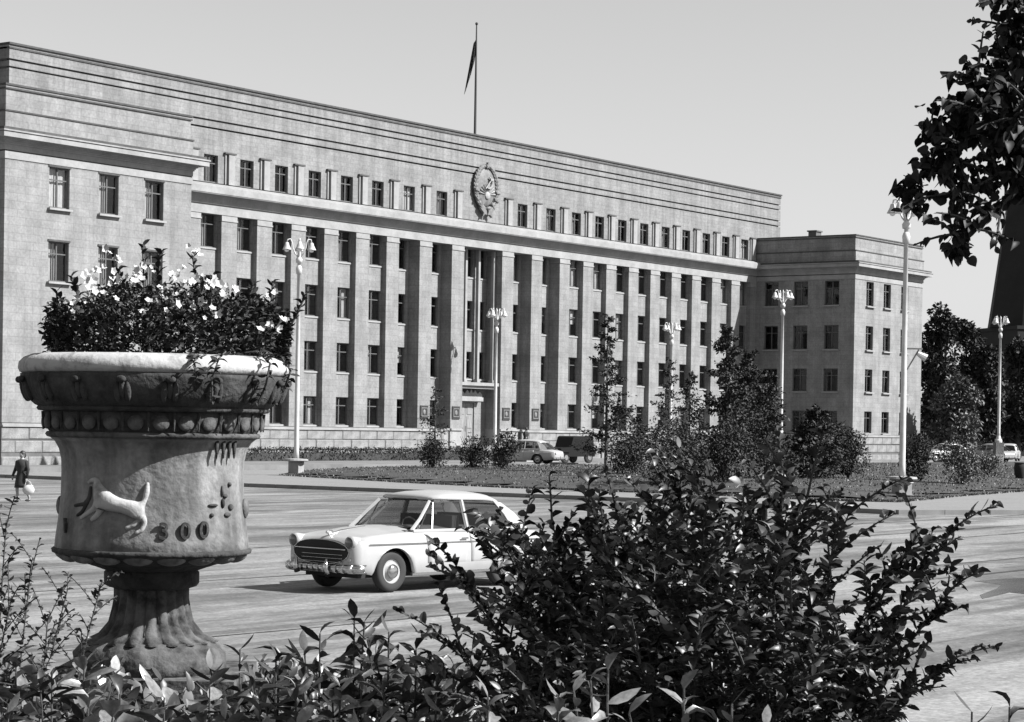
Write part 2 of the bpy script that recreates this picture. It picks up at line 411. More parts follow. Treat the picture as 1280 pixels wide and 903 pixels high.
# ------------------------------------------------------------------ the building
BZ = GZ
bld = thing('administration_building', (0, 0, BZ), 'long pale five storey government building with tall piers and a raised attic', 'building')
OFF = (0, 0, -BZ)
def part(mb, name, m_, smooth=False): return mb.build(name, m_, bld, OFF, smooth=smooth)
def pierced(mb, u0, u1, z0, z1, holes, plane, depth, axis='y', sgn=1):
    """wall in the plane axis=plane, facing away from sgn; holes get reveals running sgn*depth inwards"""
    us = sorted({u0, u1}|{h[0] for h in holes}|{h[1] for h in holes}); zs = sorted({z0, z1}|{h[2] for h in holes}|{h[3] for h in holes})
    def P(u, z, d=0): return (u, plane+sgn*d, z) if axis == 'y' else (plane+sgn*d, u, z)
    for i in range(len(us)-1):
        for j in range(len(zs)-1):
            uc, zc = (us[i]+us[i+1])/2, (zs[j]+zs[j+1])/2
            if any(h[0] < uc < h[1] and h[2] < zc < h[3] for h in holes): continue
            mb.quad(P(us[i], zs[j]), P(us[i+1], zs[j]), P(us[i+1], zs[j+1]), P(us[i], zs[j+1]))
    for a, c, e, f in holes:
        for p, q in (((a, e), (c, e)), ((c, e), (c, f)), ((c, f), (a, f)), ((a, f), (a, e))):
            mb.quad(P(*p), P(*q), P(*q, depth), P(*p, depth))
ROWS = [(1.47, 3.43), (5.17, 7.22), (8.95, 11.1), (12.9, 15.08)]
WC = {}
def window(u, z0, w_, h, plane, axis='y', curtain=0, sill=True, sprot=.1, rev=.22):
    key = (round(w_, 2), round(h, 2))
    if key not in WC:
        f = MB(); t = .075
        f.box(-w_/2, -w_/2+t, -.05, .05, 0, h); f.box(w_/2-t, w_/2, -.05, .05, 0, h)
        f.box(-w_/2+t, w_/2-t, -.05, .05, 0, t); f.box(-w_/2+t, w_/2-t, -.05, .05, h-t, h)
        f.box(-.045, .045, -.045, .045, t, h-t); f.box(-w_/2+t, -.047, -.04, .04, h*.68, h*.68+.07); f.box(.047, w_/2-t, -.04, .04, h*.68, h*.68+.07)
        g_ = MB(); g_.quad((-w_/2+t, .01, t), (w_/2-t, .01, t), (w_/2-t, .01, h-t), (-w_/2+t, .01, h-t))
        s_ = MB(); s_.box(-w_/2-.1, w_/2+.1, -.3-sprot, -.06, -.13, -.02)
        bk = MB(); bk.box(-w_/2-.2, w_/2+.2, .9, .95, -.3, h+.3)  # near-black panel added to keep sun patches out of the room
        def cur(x0, x1, z0_):
            c_ = MB(); N = 10
            for i in range(N):
                a_ = x0+(x1-x0)*i/N; b_ = x0+(x1-x0)*(i+1)/N; ya = .14+.03*(i % 2); yb = .14+.03*((i+1) % 2)
                c_.quad((a_, ya, z0_), (b_, yb, z0_), (b_, yb, h-.05), (a_, ya, h-.05))
            return c_.mesh('curtain', M['curtain'])
        WC[key] = dict(f=f.mesh('window', M['frame']), g=g_.mesh('pane', M['glass']), s=s_.mesh('sill', M['trim']), b=bk.mesh('dark_backing', M['interior']),
                       c=[cur(-w_/2, -w_/2*.35, 0), cur(w_/2*.4, w_/2, 0), cur(-w_/2, w_/2, h*.45), cur(-w_*.12, w_*.1, 0), cur(-w_/2, w_/2, 0)])
    K = WC[key]
    if axis == 'y': loc, rz = (u, plane+rev, z0+OFF[2]), 0
    else: loc, rz = (plane+rev, u, z0+OFF[2]), -PI/2
    o = link('window', K['f'], bld, loc, rz)
    pa = link('pane', K['g'], o); pa.rotation_euler = (random.uniform(-.012, .012), 0, random.uniform(-.03, .03)); link('dark_backing', K['b'], o)
    if sill: link('sill', K['s'], o)
    if curtain:
        for q in curtain: link('curtain', K['c'][q], o)
    return o

shallow = [12.75+3.45*k for k in range(9)]
bays = sorted([-x for x in shallow]+[-9.12, -5.2, 5.2, 9.12]+shallow)
def bay(cx):
    a = abs(cx)
    if a < 12: return 2.45, 1.0
    return 1.96, .40
# back wall of each bay with its windows
for cx in bays:
    w_, dp = bay(cx); wb = MB(); ww = w_-.14 if w_ < 2 else 1.85
    holes = [(cx-ww/2, cx+ww/2, z0, z1) for z0, z1 in ROWS]
    pierced(wb, cx-w_/2-.01, cx+w_/2+.01, 1.35, 15.2, holes, dp, .3)
    part(wb, 'bay_wall', M['stone'])
    for ri, (z0, z1) in enumerate(ROWS):
        cu = 0; q = random.random()
        if ri == 3: cu = [0] if q < .35 else [3] if q < .6 else [0, 1] if q < .85 else [4]
        elif q < .35: cu = [random.choice([0, 1, 3])]
        elif q < .5: cu = [2]
        window(cx, z0, ww, z1-z0, dp, 'y', cu, sprot=-.02)
# piers
edges = [(-42.4, bays[0]-bay(bays[0])[0]/2)]
for i in range(len(bays)-1):
    if bays[i] == -5.2: edges.append((-5.2+1.225, -2.45)); edges.append((2.45, 5.2-1.225)); continue
    edges.append((bays[i]+bay(bays[i])[0]/2, bays[i+1]-bay(bays[i+1])[0]/2))
edges.append((bays[-1]+bay(bays[-1])[0]/2, 42.4))
for a, c in edges:
    p = MB(); p.box(a, c, 0, 1.7, 1.35, 14.62); part(p, 'pier', M['stone'])
    p = MB(); p.box(a-.03, c+.03, -.05, 1.7, 14.64, 14.74); p.box(a-.0, c+.0, -.02, 1.7, 14.74, 15.03); part(p, 'pier_capital', M['trim'])
# centre bay
cb = MB(); ch = []
for xc in (-1.65, 0, 1.65):
    for z0, z1 in ROWS[1:]: ch.append((xc-.6, xc+.6, z0, z1))
ch.append((-1.0, 1.0, .1, 3.3))
pierced(cb, -2.46, 2.46, 0, 15.2, ch, 1.4, .3); part(cb, 'centre_wall', M['stone'])
for xc in (-1.65, 0, 1.65):
    for ri, (z0, z1) in enumerate(ROWS[1:]): window(xc, z0, 1.2, z1-z0, 1.4, 'y', [0] if xc < 0 and ri > 0 else [3] if xc == 0 else 0, sprot=-.02)
for xc in (-.83, .83, 2.25):
    p = MB(); yy = .95 if xc < 2 else .55
    p.box(xc-.12, xc+.12, yy, yy+.26, 5.0, 15.0); p.box(xc-.18, xc+.18, yy-.06, yy+.32, 4.9, 5.1); part(p, 'slender_column', M['trim'])
p = MB(); p.box(-2.45, 2.45, .1, 1.4, 4.62, 4.86); p.box(-2.45, 2.45, .3, 1.4, 4.4, 4.6); part(p, 'balcony_slab', M['trim'])
# carved panel over the door
p = MB(); p.box(-1.5, 1.5, .9, 1.38, 3.45, 3.75)
poly = [(-1.4, 3.75), (1.4, 3.75), (1.4, 3.95), (1.1, 4.2), (.85, 4.0), (.5, 4.3), (.2, 4.05), (0, 4.38), (-.2, 4.05), (-.5, 4.3), (-.85, 4.0), (-1.1, 4.2), (-1.4, 3.95)]
p.prism(poly, .95, 1.3); part(p, 'door_crest', M['trim'])
dr = MB(); dr.box(-.98, -.02, 1.5, 1.58, .12, 3.28); dr.box(.02, .98, 1.5, 1.58, .12, 3.28)
d_ = part(dr, 'door', M['door'])
for s_ in (-1, 1):
    for z0, z1 in ((.35, 1.2), (1.4, 2.3), (2.45, 3.1)):
        q = MB(); q.box(s_*.5-.3, s_*.5+.3, 1.46, 1.5, z0, z1); o = q.build('door_panel', M['door'], d_)
    q = MB(); q.tube([(s_*.1, 1.42, 1.2), (s_*.1, 1.42, 1.6)], .025); q.build('handle', M['chrome'], d_)
# steps
for k in range(8):
    p = MB(); p.box(-3.2-.3*k, 3.2+.3*k, -.1-.38*(k+1), 1.4 if k == 0 else -.1-.38*k, -1.2, .08-.16*k); part(p, 'step', M['trim'])
# plaques
for X in (-7.15, -3.25, 3.22, 7.2):
    p = MB(); p.box(X-.47, X+.47, -.06, 0, 2.05, 3.0); q = part(p, 'plaque', M['plaque'])
    t = MB(); t.box(X-.36, X-.3, -.09, -.06, 2.2, 2.85); t.box(X+.3, X+.36, -.09, -.06, 2.2, 2.85); t.box(X-.3, X+.3, -.09, -.06, 2.2, 2.26); t.box(X-.3, X+.3, -.09, -.06, 2.79, 2.85)
    t.ball((X, -.07, 2.52), (.16, .04, .19)); t.build('plaque_relief', M['lampdark'], q)
# entablature and cornice (main block)
def run(prof, x0, x1, name, m_):
    """profile (y,z) swept along X"""
    p = MB(); k = len(prof)
    for j in range(k-1):
        (y0, z0), (y1, z1) = prof[j], prof[j+1]; p.quad((x0, y0, z0), (x1, y0, z0), (x1, y1, z1), (x0, y1, z1))
    p.quad(*[(x0, y, z) for y, z in prof]); p.quad(*[(x1, y, z) for y, z in prof])
    return part(p, name, m_)
cove = [(-.16-.22*(1-math.cos(t)), 15.78+.42*math.sin(t)) for t in np.linspace(0, PI/2, 7)]
run([(1.7, 15.03), (-.06, 15.03), (-.06, 15.56), (-.01, 15.575), (-.01, 15.64), (-.14, 15.66), (-.16, 15.78)]+cove+[(-.74, 16.22), (-.74, 16.26), (-.78, 16.28), (-.78, 16.72), (-.7, 16.76), (-.7, 16.8), (-.2, 16.96), (1.7, 16.96)], -42.38, 42.38, 'cornice', M['trim'])
run([(-.1, 16.97), (.12, 16.97), (.12, 17.03), (-.1, 17.03)], -42.37, 42.37, 'attic_sill_band', M['groove'])
# attic wall
at = MB(); YA = .1
aw = [(cx-.66, cx+.66, 17.08, 18.86) for cx in bays]
bands = [(16.9, 20.52), (20.64, 21.02), (21.14, 22.06), (22.17, 22.5), (22.62, 23.2)]
pierced(at, -47.2, 47.0, 16.9, 20.52, aw, YA, .3)
at2 = MB()
for z0, z1 in bands[1:]: at2.box(-47.2, 47.0, YA, YA+1, z0, z1)
part(at, 'attic_wall', M['attic']); part(at2, 'attic_band', M['attic'])
p = MB()
for z0, z1 in ((20.52, 20.64), (21.02, 21.14), (22.06, 22.17), (22.5, 22.62)): p.box(-47.1, 46.9, YA+.16, YA+.9, z0, z1)
part(p, 'groove', M['groove'])
p = MB(); p.box(-47.25, 47.05, YA-.06, YA+1.1, 23.2, 23.3); p.box(-47.3, 47.1, YA-.12, YA+1.15, 23.43, 23.55); part(p, 'coping', M['groove'])
p = MB(); p.box(-47.25, 47.05, YA-.02, YA+1.1, 23.3, 23.43); part(p, 'coping_band', M['attic'])
for cx in bays:
    q = random.random(); window(cx, 17.08, 1.32, 1.78, YA, 'y', [3] if q < .4 else [0] if q < .55 else [4] if q < .7 else 0, sill=False)
mids = [(bays[i]+bays[i+1])/2 for i in range(len(bays)-1) if not (bays[i] == -5.2)]+[-3.25, 3.25, bays[0]-1.75, bays[-1]+1.4]
pmesh = MB(); pmesh.box(-.46, -.36, -.1, 0, 0, 1.98); pmesh.box(-.18, .38, -.17, 0, 0, 1.95); pm = pmesh.mesh('attic_pilaster', M['trim'])
cmesh = MB(); cmesh.box(-.56, .52, -.2, 0, 0, .1); cm = cmesh.mesh('pilaster_cap', M['groove'])
for X in mids:
    if abs(abs(X)-42.4) < .6: continue
    o = link('attic_pilaster', pm, bld, (X, YA, 17.04+OFF[2])); link('pilaster_cap', cm, o, (0, 0, 1.99))
# body of the main block behind its face, and roofs
p = MB(); p.box(-42.3, 42.3, 15, 15.2, -1.2, 17); p.box(-47.2, 47, 15.2, 15.4, 16.9, 23.2)
p.quad((-47.19, YA+1.01, 16.9), (-47.19, 15.19, 16.9), (-47.19, 15.19, 23.19), (-47.19, YA+1.01, 23.19)); p.quad((46.99, YA+1.01, 16.9), (46.99, 15.19, 16.9), (46.99, 15.19, 23.19), (46.99, YA+1.01, 23.19)); p.quad((-47.19, YA+.01, 16.9), (-47.19, YA+1.0, 16.9), (-47.19, YA+1.0, 20.52), (-47.19, YA+.01, 20.52)); p.quad((46.99, YA+.01, 16.9), (46.99, YA+1.0, 16.9), (46.99, YA+1.0, 20.52), (46.99, YA+.01, 20.52))
part(p, 'outer_wall', M['attic'])
p = MB(); p.box(-47.1, 46.9, YA+1, 15.3, 23.0, 23.18); p.box(-42.2, 42.2, 1.5, 15, 15.1, 15.3); part(p, 'roof', M['roof'])
# grooves on the visible left end
p = MB()
for z0, z1 in ((20.52, 20.64), (21.02, 21.14), (22.06, 22.17), (22.5, 22.62), (23.2, 23.3), (23.43, 23.55)): p.box(-47.25, -47.205, YA+.17, 15.1, z0+.005, z1-.005)
part(p, 'end_groove', M['groove'])
# plinth: cap, joints and single blocks
def plinth(x0, x1, yf, zrows, name='plinth_block'):
    bwid = 1.9; hs = zrows
    k = MB(); k.box(x0+.02, x1-.02, yf+.06, yf+.5, -1.2, 1.1); part(k, 'plinth_core', M['joint'])
    k = MB(); k.box(x0, x1, yf-.07, yf+.45, 1.12, 1.22); k.box(x0, x1, yf-.02, yf+.45, 1.22, 1.30); part(k, 'plinth_cap', M['trim'])
    k = MB(); k.box(x0, x1, yf+.02, yf+.45, 1.30, 1.345); part(k, 'plinth_shadow_joint', M['groove'])
    for r_, (z0, z1) in enumerate(hs):
        x = x0-(.95 if r_ % 2 else 0)
        while x < x1-.05:
            a, c = max(x, x0), min(x+bwid, x1)
            if c-a > .2:
                j = random.uniform(-.02, .02); key = ('pb', round(c-a, 2), r_, round(j, 2))
                if key not in WC:
                    q = MB(); wd = c-a; e = .02; q.box(.015, wd-.015, 0, .1, .015, z1-z0-.015)
                    q.v[0:8] = [(.015, .03, .015), (wd-.015, .03, .015), (wd-.015, .12, .015), (.015, .12, .015), (.015, .03, z1-z0-.015), (wd-.015, .03, z1-z0-.015), (wd-.015, .12, z1-z0-.015), (.015, .12, z1-z0-.015)]
                    # pillowed face
                    i0 = len(q.v); q.v += [(.06, j, .06), (wd-.06, j, .06), (wd-.06, j, z1-z0-.06), (.06, j, z1-z0-.06)]
                    q.f = [f for f in q.f if f != (0, 1, 5, 4)]+[(0, 1, i0+1, i0), (1, 5, i0+2, i0+1), (5, 4, i0+3, i0+2), (4, 0, i0, i0+3), (i0, i0+1, i0+2, i0+3)]
                    WC[key] = q.mesh(name, M['block'])
                link(name, WC[key], bld, (a, yf, z0+OFF[2]))
            x += bwid
ZR = [(-1.15, -.25), (-.25, .46), (.46, 1.1)]
plinth(-42.4, -5.0, -.32, ZR[1:]); plinth(5.0, 42.4, -.32, ZR[1:])
p = MB(); p.box(-42.4, 42.4, -.3, .2, -1.2, -.27); p.box(-5, 5, -.1, .2, -.27, .05); part(p, 'footing', M['block'])
p = MB(); p.box(-42.4, -2.46, -.1, 1.7, 1.2, 1.35); p.box(2.46, 42.4, -.1, 1.7, 1.2, 1.35); p.box(-5.0, -2.46, 0, 1.4, -1, 1.2); p.box(2.46, 5.0, 0, 1.4, -1, 1.2); part(p, 'base_ledge', M['trim'])

# wings
def wing(s):
    X0, X1 = (-56.45, -42.4) if s < 0 else (42.4, 56.45)
    wx = [s*45.4, s*48.93, s*52.6]
    holes = [(x-.74, x+.74, z0, z1) for x in wx for z0, z1 in ROWS]
    p = MB(); pierced(p, X0, X1, 1.35, 15.2, holes, -10, .3)
    part(p, 'wing_wall', M['stone'])
    for x in wx:
        for ri, (z0, z1) in enumerate(ROWS):
            q = random.random()
            cu = [0, 3] if ri >= 2 and s < 0 else ([0] if q < .3 else 0)
            if s < 0 and ri == 3 and x < -52: cu = [4]
            window(x, z0, 1.48, z1-z0, -10, 'y', cu, sprot=.12)
            if s < 0:
                q_ = MB(); q_.box(x-.8, x+.8, -10.06, -10.001, z1+.0, z1+.1); part(q_, 'lintel', M['groove'])
    # side wall that faces -X
    hs = [(y-.72, y+.72, z0, z1) for y in (-7.72, -4.6, -1.6) for z0, z1 in ROWS] if s > 0 else []
    p = MB(); pierced(p, -10, 0 if s > 0 else 16, 1.35, 15.2, hs, X0, .3, 'x'); part(p, 'wing_side_wall', M['stone'])
    for h in hs: window((h[0]+h[1])/2, h[2], 1.44, h[3]-h[2], X0, 'x', 0)
    p = MB(); p.quad((X1, -10, -1.2), (X1, 16, -1.2), (X1, 16, 15.2), (X1, -10, 15.2)); p.quad((X0, 16, -1.2), (X1, 16, -1.2), (X1, 16, 19), (X0, 16, 19)); part(p, 'wing_far_wall', M['stone'])
    # cornice ring
    def ring(o_, z0, z1, m_, name):
        p = MB(); p.box(X0-o_, X1+o_, -10-o_, 16, z0, z1); part(p, name, m_)
    ring(.05, 15.2, 15.58, M['trim'], 'entablature'); ring(-.02, 15.58, 15.66, M['groove'], 'entablature_groove'); ring(.06, 15.66, 15.95, M['trim'], 'frieze')
    p = MB(); prev = None
    for t in np.linspace(0, 1, 6):
        o_ = .1+.4*(1-math.cos(t*PI/2)); z = 15.95+.3*math.sin(t*PI/2)
        if prev: p.box(X0-o_, X1+o_, -10-o_, 16, prev, z)
        prev = z
    part(p, 'cornice_cove', M['trim'])
    ring(.72, 16.25, 16.52, M['trim'], 'cornice'); ring(.78, 16.54, 16.62, M['trim'], 'cornice_lip'); ring(.62, 16.62, 16.78, M['groove'], 'cornice_flashing')
    ring(.05, 16.78, 17.68, M['stone'], 'parapet_base'); ring(.1, 17.68, 17.76, M['groove'], 'parapet_string')
    ring(-.06, 17.76, 18.86, M['stone'], 'parapet'); ring(.02, 18.86, 18.94, M['groove'], 'coping_line'); ring(-.02, 18.94, 19.05, M['stone'], 'coping_band'); ring(.04, 19.05, 19.15, M['groove'], 'coping')
    plinth(X0-.25, X1+.25, -10.3, ZR)
    p = MB(); p.box(X0-.24, X0+.05, -9.9, 0 if s > 0 else 16, -1.2, 1.3); p.box(X0-.2, X1+.2, -10.05, -9.7, -1.2, 1.35); part(p, 'side_plinth', M['block'])
wing(-1); wing(1)
p = MB(); p.box(-.5, .5, -.4, .4, 0, .6); p.box(-.6, .6, -.5, .5, .6, .72); p.box(.6, .8, -.2, 0, 0, .4); p.build('roof_vent', M['roof'], bld, (42.9+2.2, -4.5, 19.15+OFF[2]))

# emblem: wheat wreath, sun, globe shield, hammer and sickle, star, ribbon
ex, ez, ey = .05, 19.65, YA
em = MB(); em.ball((0, -.1, 0), (1.25, .22, 1.45), 20, 12)
embl = em.build('emblem', M['bronze'], bld, (ex, ey-.05, ez+OFF[2]), smooth=True)
for s in (-1, 1):
    wv = MB()
    for k in range(15):
        t = -1.25+2.55*k/14; rx, rz_ = 1.38, 1.62
        c_ = (s*rx*math.cos(t), -.2, rz_*math.sin(t)); tang = Vector((-math.sin(t)*rx*s, 0, math.cos(t)*rz_)).normalized()
        for q in (-1, 0, 1):
            dv = (tang+Vector((s*.55*q, 0, 0))).normalized(); rot = dv.to_track_quat('Z', 'Y').to_matrix()
            wv.ball(Vector(c_)+Vector((s*.14*q, -.04*(q == 0), 0)), (.09, .1, .22), 6, 5, rot)
    wv.tube([(s*1.38*math.cos(t), -.15, 1.62*math.sin(t)) for t in np.linspace(-1.5, 1.3, 16)], .16, 6)
    wv.build('wheat_wreath', M['bronze'], embl, smooth=True)
    rb = MB()
    rb.prism([(s*.15, -1.75), (s*.75, -1.35), (s*.95, -1.6), (s*.5, -1.95), (s*.62, -2.25), (s*.3, -2.05), (s*.05, -2.1)], -.35, -.12)
    for k in range(3):
        t = -1.1+.42*k; rb.tube([(s*1.15*math.cos(t), -.3, 1.35*math.sin(t)), (s*1.62*math.cos(t+.1), -.3, 1.85*math.sin(t+.1))], .11, 6)
    rb.build('ribbon', M['bronze'], embl)
rr = MB()
for k in range(11):
    t = PI*(k+.5)/11; rr.tube([(.3*math.cos(t), -.34, -.6+.3*math.sin(t)), (1.0*math.cos(t), -.3, -.6+.9*math.sin(t))], [.02, .06], 4)
rr.ball((0, -.3, -.62), (.34, .12, .3)); rr.build('rising_sun', M['emblempale'], embl)
hs = MB(); hs.tube([(.42*math.cos(t)+.0, -.42, .32+.42*math.sin(t)) for t in np.linspace(-2.2, 1.5, 14)], [.05+.04*math.sin(PI*i/13) for i in range(14)], 6)
hs.tube([(-.45, -.46, -.15), (.3, -.46, .6)], .05, 6); hs.box(.12, .5, -.53, -.4, .5, .68); hs.build('hammer_and_sickle', M['emblempale'], embl)
st = []
for k in range(10): t = PI/2+k*PI/5; q = .27 if k % 2 == 0 else .11; st.append((q*math.cos(t), 1.62+q*math.sin(t)))
q = MB(); q.prism(st, -.34, -.15); q.build('star', M['bronze'], embl)

# flagpole on the roof
fp = thing('flagpole', (4.1, 4, 23.18), 'tall thin flagpole standing on the roof of the building', 'flagpole')
q = MB(); q.tube([(0, 0, 0), (0, 0, 5), (0, 0, 9.8)], [.11, .09, .05], 8); q.build('pole', M['plaque'], fp)
q = MB(); q.ball((0, 0, 9.87), (.12, .12, .12)); q.build('finial', M['plaque'], fp)
q = MB(); q.box(-.3, .3, -.3, .3, 0, .25); q.build('foot', M['roof'], fp)
fl = MB(); N = 14
for i in range(N):
    for j in range(10):
        pass
cols = []
for i in range(N+1):      # folded limp cloth hanging beside the pole
    u = i/N; row = []
    for j in range(11):
        v = j/10; drop = v*(1.3+3.4*u**.8); spread = .05+.85*u*(.2+.8*v)
        row.append((-spread*Rv.x+.12*math.sin(u*17)*Fh.x*(.3+v), -spread*Rv.y+.12*math.sin(u*17)*Fh.y*(.3+v), 8.6-.25*u-drop*.86))
    cols.append(row)
for i in range(N):
    for j in range(10): fl.quad(cols[i][j], cols[i+1][j], cols[i+1][j+1], cols[i][j+1])
o = fl.build('flag', M['flag'], None, (4.1, 4, 23.18), smooth=True); tag(o, 'dark flag hanging limp from the rooftop pole', 'flag')
sm = o.modifiers.new('thick', 'SOLIDIFY'); sm.thickness = .02

# ------------------------------------------------------------------ street lamps
def lamp_proto(H, ped):
    t = thing('street_lamp', (0, 0, 0), '', 'street lamp', 'white street lamps with bell shades')
    ph = .85 if ped else .35
    if ped:
        q = MB(); q.box(-.3, .3, -.3, .3, 0, ph-.12); q.box(-.36, .36, -.36, .36, 0, .12); q.build('pedestal', M['trim'], t)
        q = MB(); q.lathe([(.1, ph-.12), (.6, ph-.12), (.64, ph-.08), (.6, ph), (.1, ph+.04)], 20); q.build('pedestal_cap', M['trim'], t)
    else:
        q = MB(); q.lathe([(.3, -.1), (.3, .2), (.22, .3), (.14, .6)], 14); q.build('pedestal', M['lamp'], t)
    top = H-1.0
    q = MB(); q.lathe([(.15, ph-.02), (.13, ph+.5), (.115, H*.5), (.085, top-.3), (.16, top-.28), (.18, top-.1), (.1, top+.02), (.07, top+.2), (.05, H-.3), (.09, H-.2), (.0, H)], 12); q.build('pole', M['lamp'], t, smooth=True)
    for k in range(4):
        a = k*PI/2+.55; c, s = math.cos(a), math.sin(a)
        pr = [(.05, top), (.2, top+.18), (.34, top+.5), (.38, top+.78), (.46, top+.95), (.6, top+.92), (.64, top+.75)]
        q = MB(); q.tube([(r_*c, r_*s, z) for r_, z in pr], .035, 6); arm = q.build('arm', M['lamp'], t, smooth=True)
        q = MB(); q.lathe([(.03, top+.78), (.09, top+.75), (.12, top+.62), (.22, top+.42), (.24, top+.38), (.2, top+.39)], 12, c=(.64*c, .64*s)); q.build('lamp_shade', M['lamp'], arm, smooth=True)
        q = MB(); q.ball((.64*c, .64*s, top+.38), (.13, .13, .12)); q.build('bulb_globe', M['glow'], arm, smooth=True)
    q = MB(); q.lathe([(.06, top-.9), (.15, top-.85), (.17, top-.6), (.12, top-.45), (.06, top-.4)], 10); q.build('collar', M['lamp'], t, smooth=True)
    return t
L1 = lamp_proto(12.35, True); L2 = lamp_proto(10.6, False)
def put(o, loc, lab, rz=0): o.location = loc; o['label'] = lab; o.rotation_euler = (0, 0, rz)
g1 = gp(370, 596); put(L1, (g1.x, g1.y, GZ+.07), 'street lamp on a white pedestal beside the planted stone vase', .2)
L3 = copy_tree(L1); g1 = gp(1127, 625); put(L3, (g1.x, g1.y, GZ+.1), 'tallest street lamp, with a floodlight bracket, before the right wing', 1.0)
q = MB(); q.box(.1, .75, -.05, .05, 6.1, 6.17); q.tube([(.12, 0, 5.25), (.6, 0, 6.1)], .03, 6); o = q.build('bracket', M['lampdark'], L3)
q = MB(); q.tube([(.55, 0, 5.95), (.9, 0, 5.75)], [.09, .17], 10); q.build('floodlight', M['lamp'], o)
o.rotation_euler = (0, 0, -YAW-1.0)
for (x, ytop, d, lab, pr) in ((621, 385, 164, 'slim street lamp in front of the entrance bay', L2), (840, 403, 180, 'slim street lamp rising behind the young trees', None),
                              (979, 362, 158, 'slim white street lamp in front of the shaded side of the right wing', None), (1251, 395, 185, 'slim street lamp before the dark church tower', None)):
    o = pr or copy_tree(L2)
    T = px(x, ytop, d); zb = T.z-10.6; put(o, (T.x, T.y, zb), lab, x*.7)
    if zb > GZ+.1:       # lamps on the raised forecourt stand on a stone foot
        q = MB(); q.box(-.35, .35, -.35, .35, GZ-zb, .02); q.build('foot', M['trim'], o)

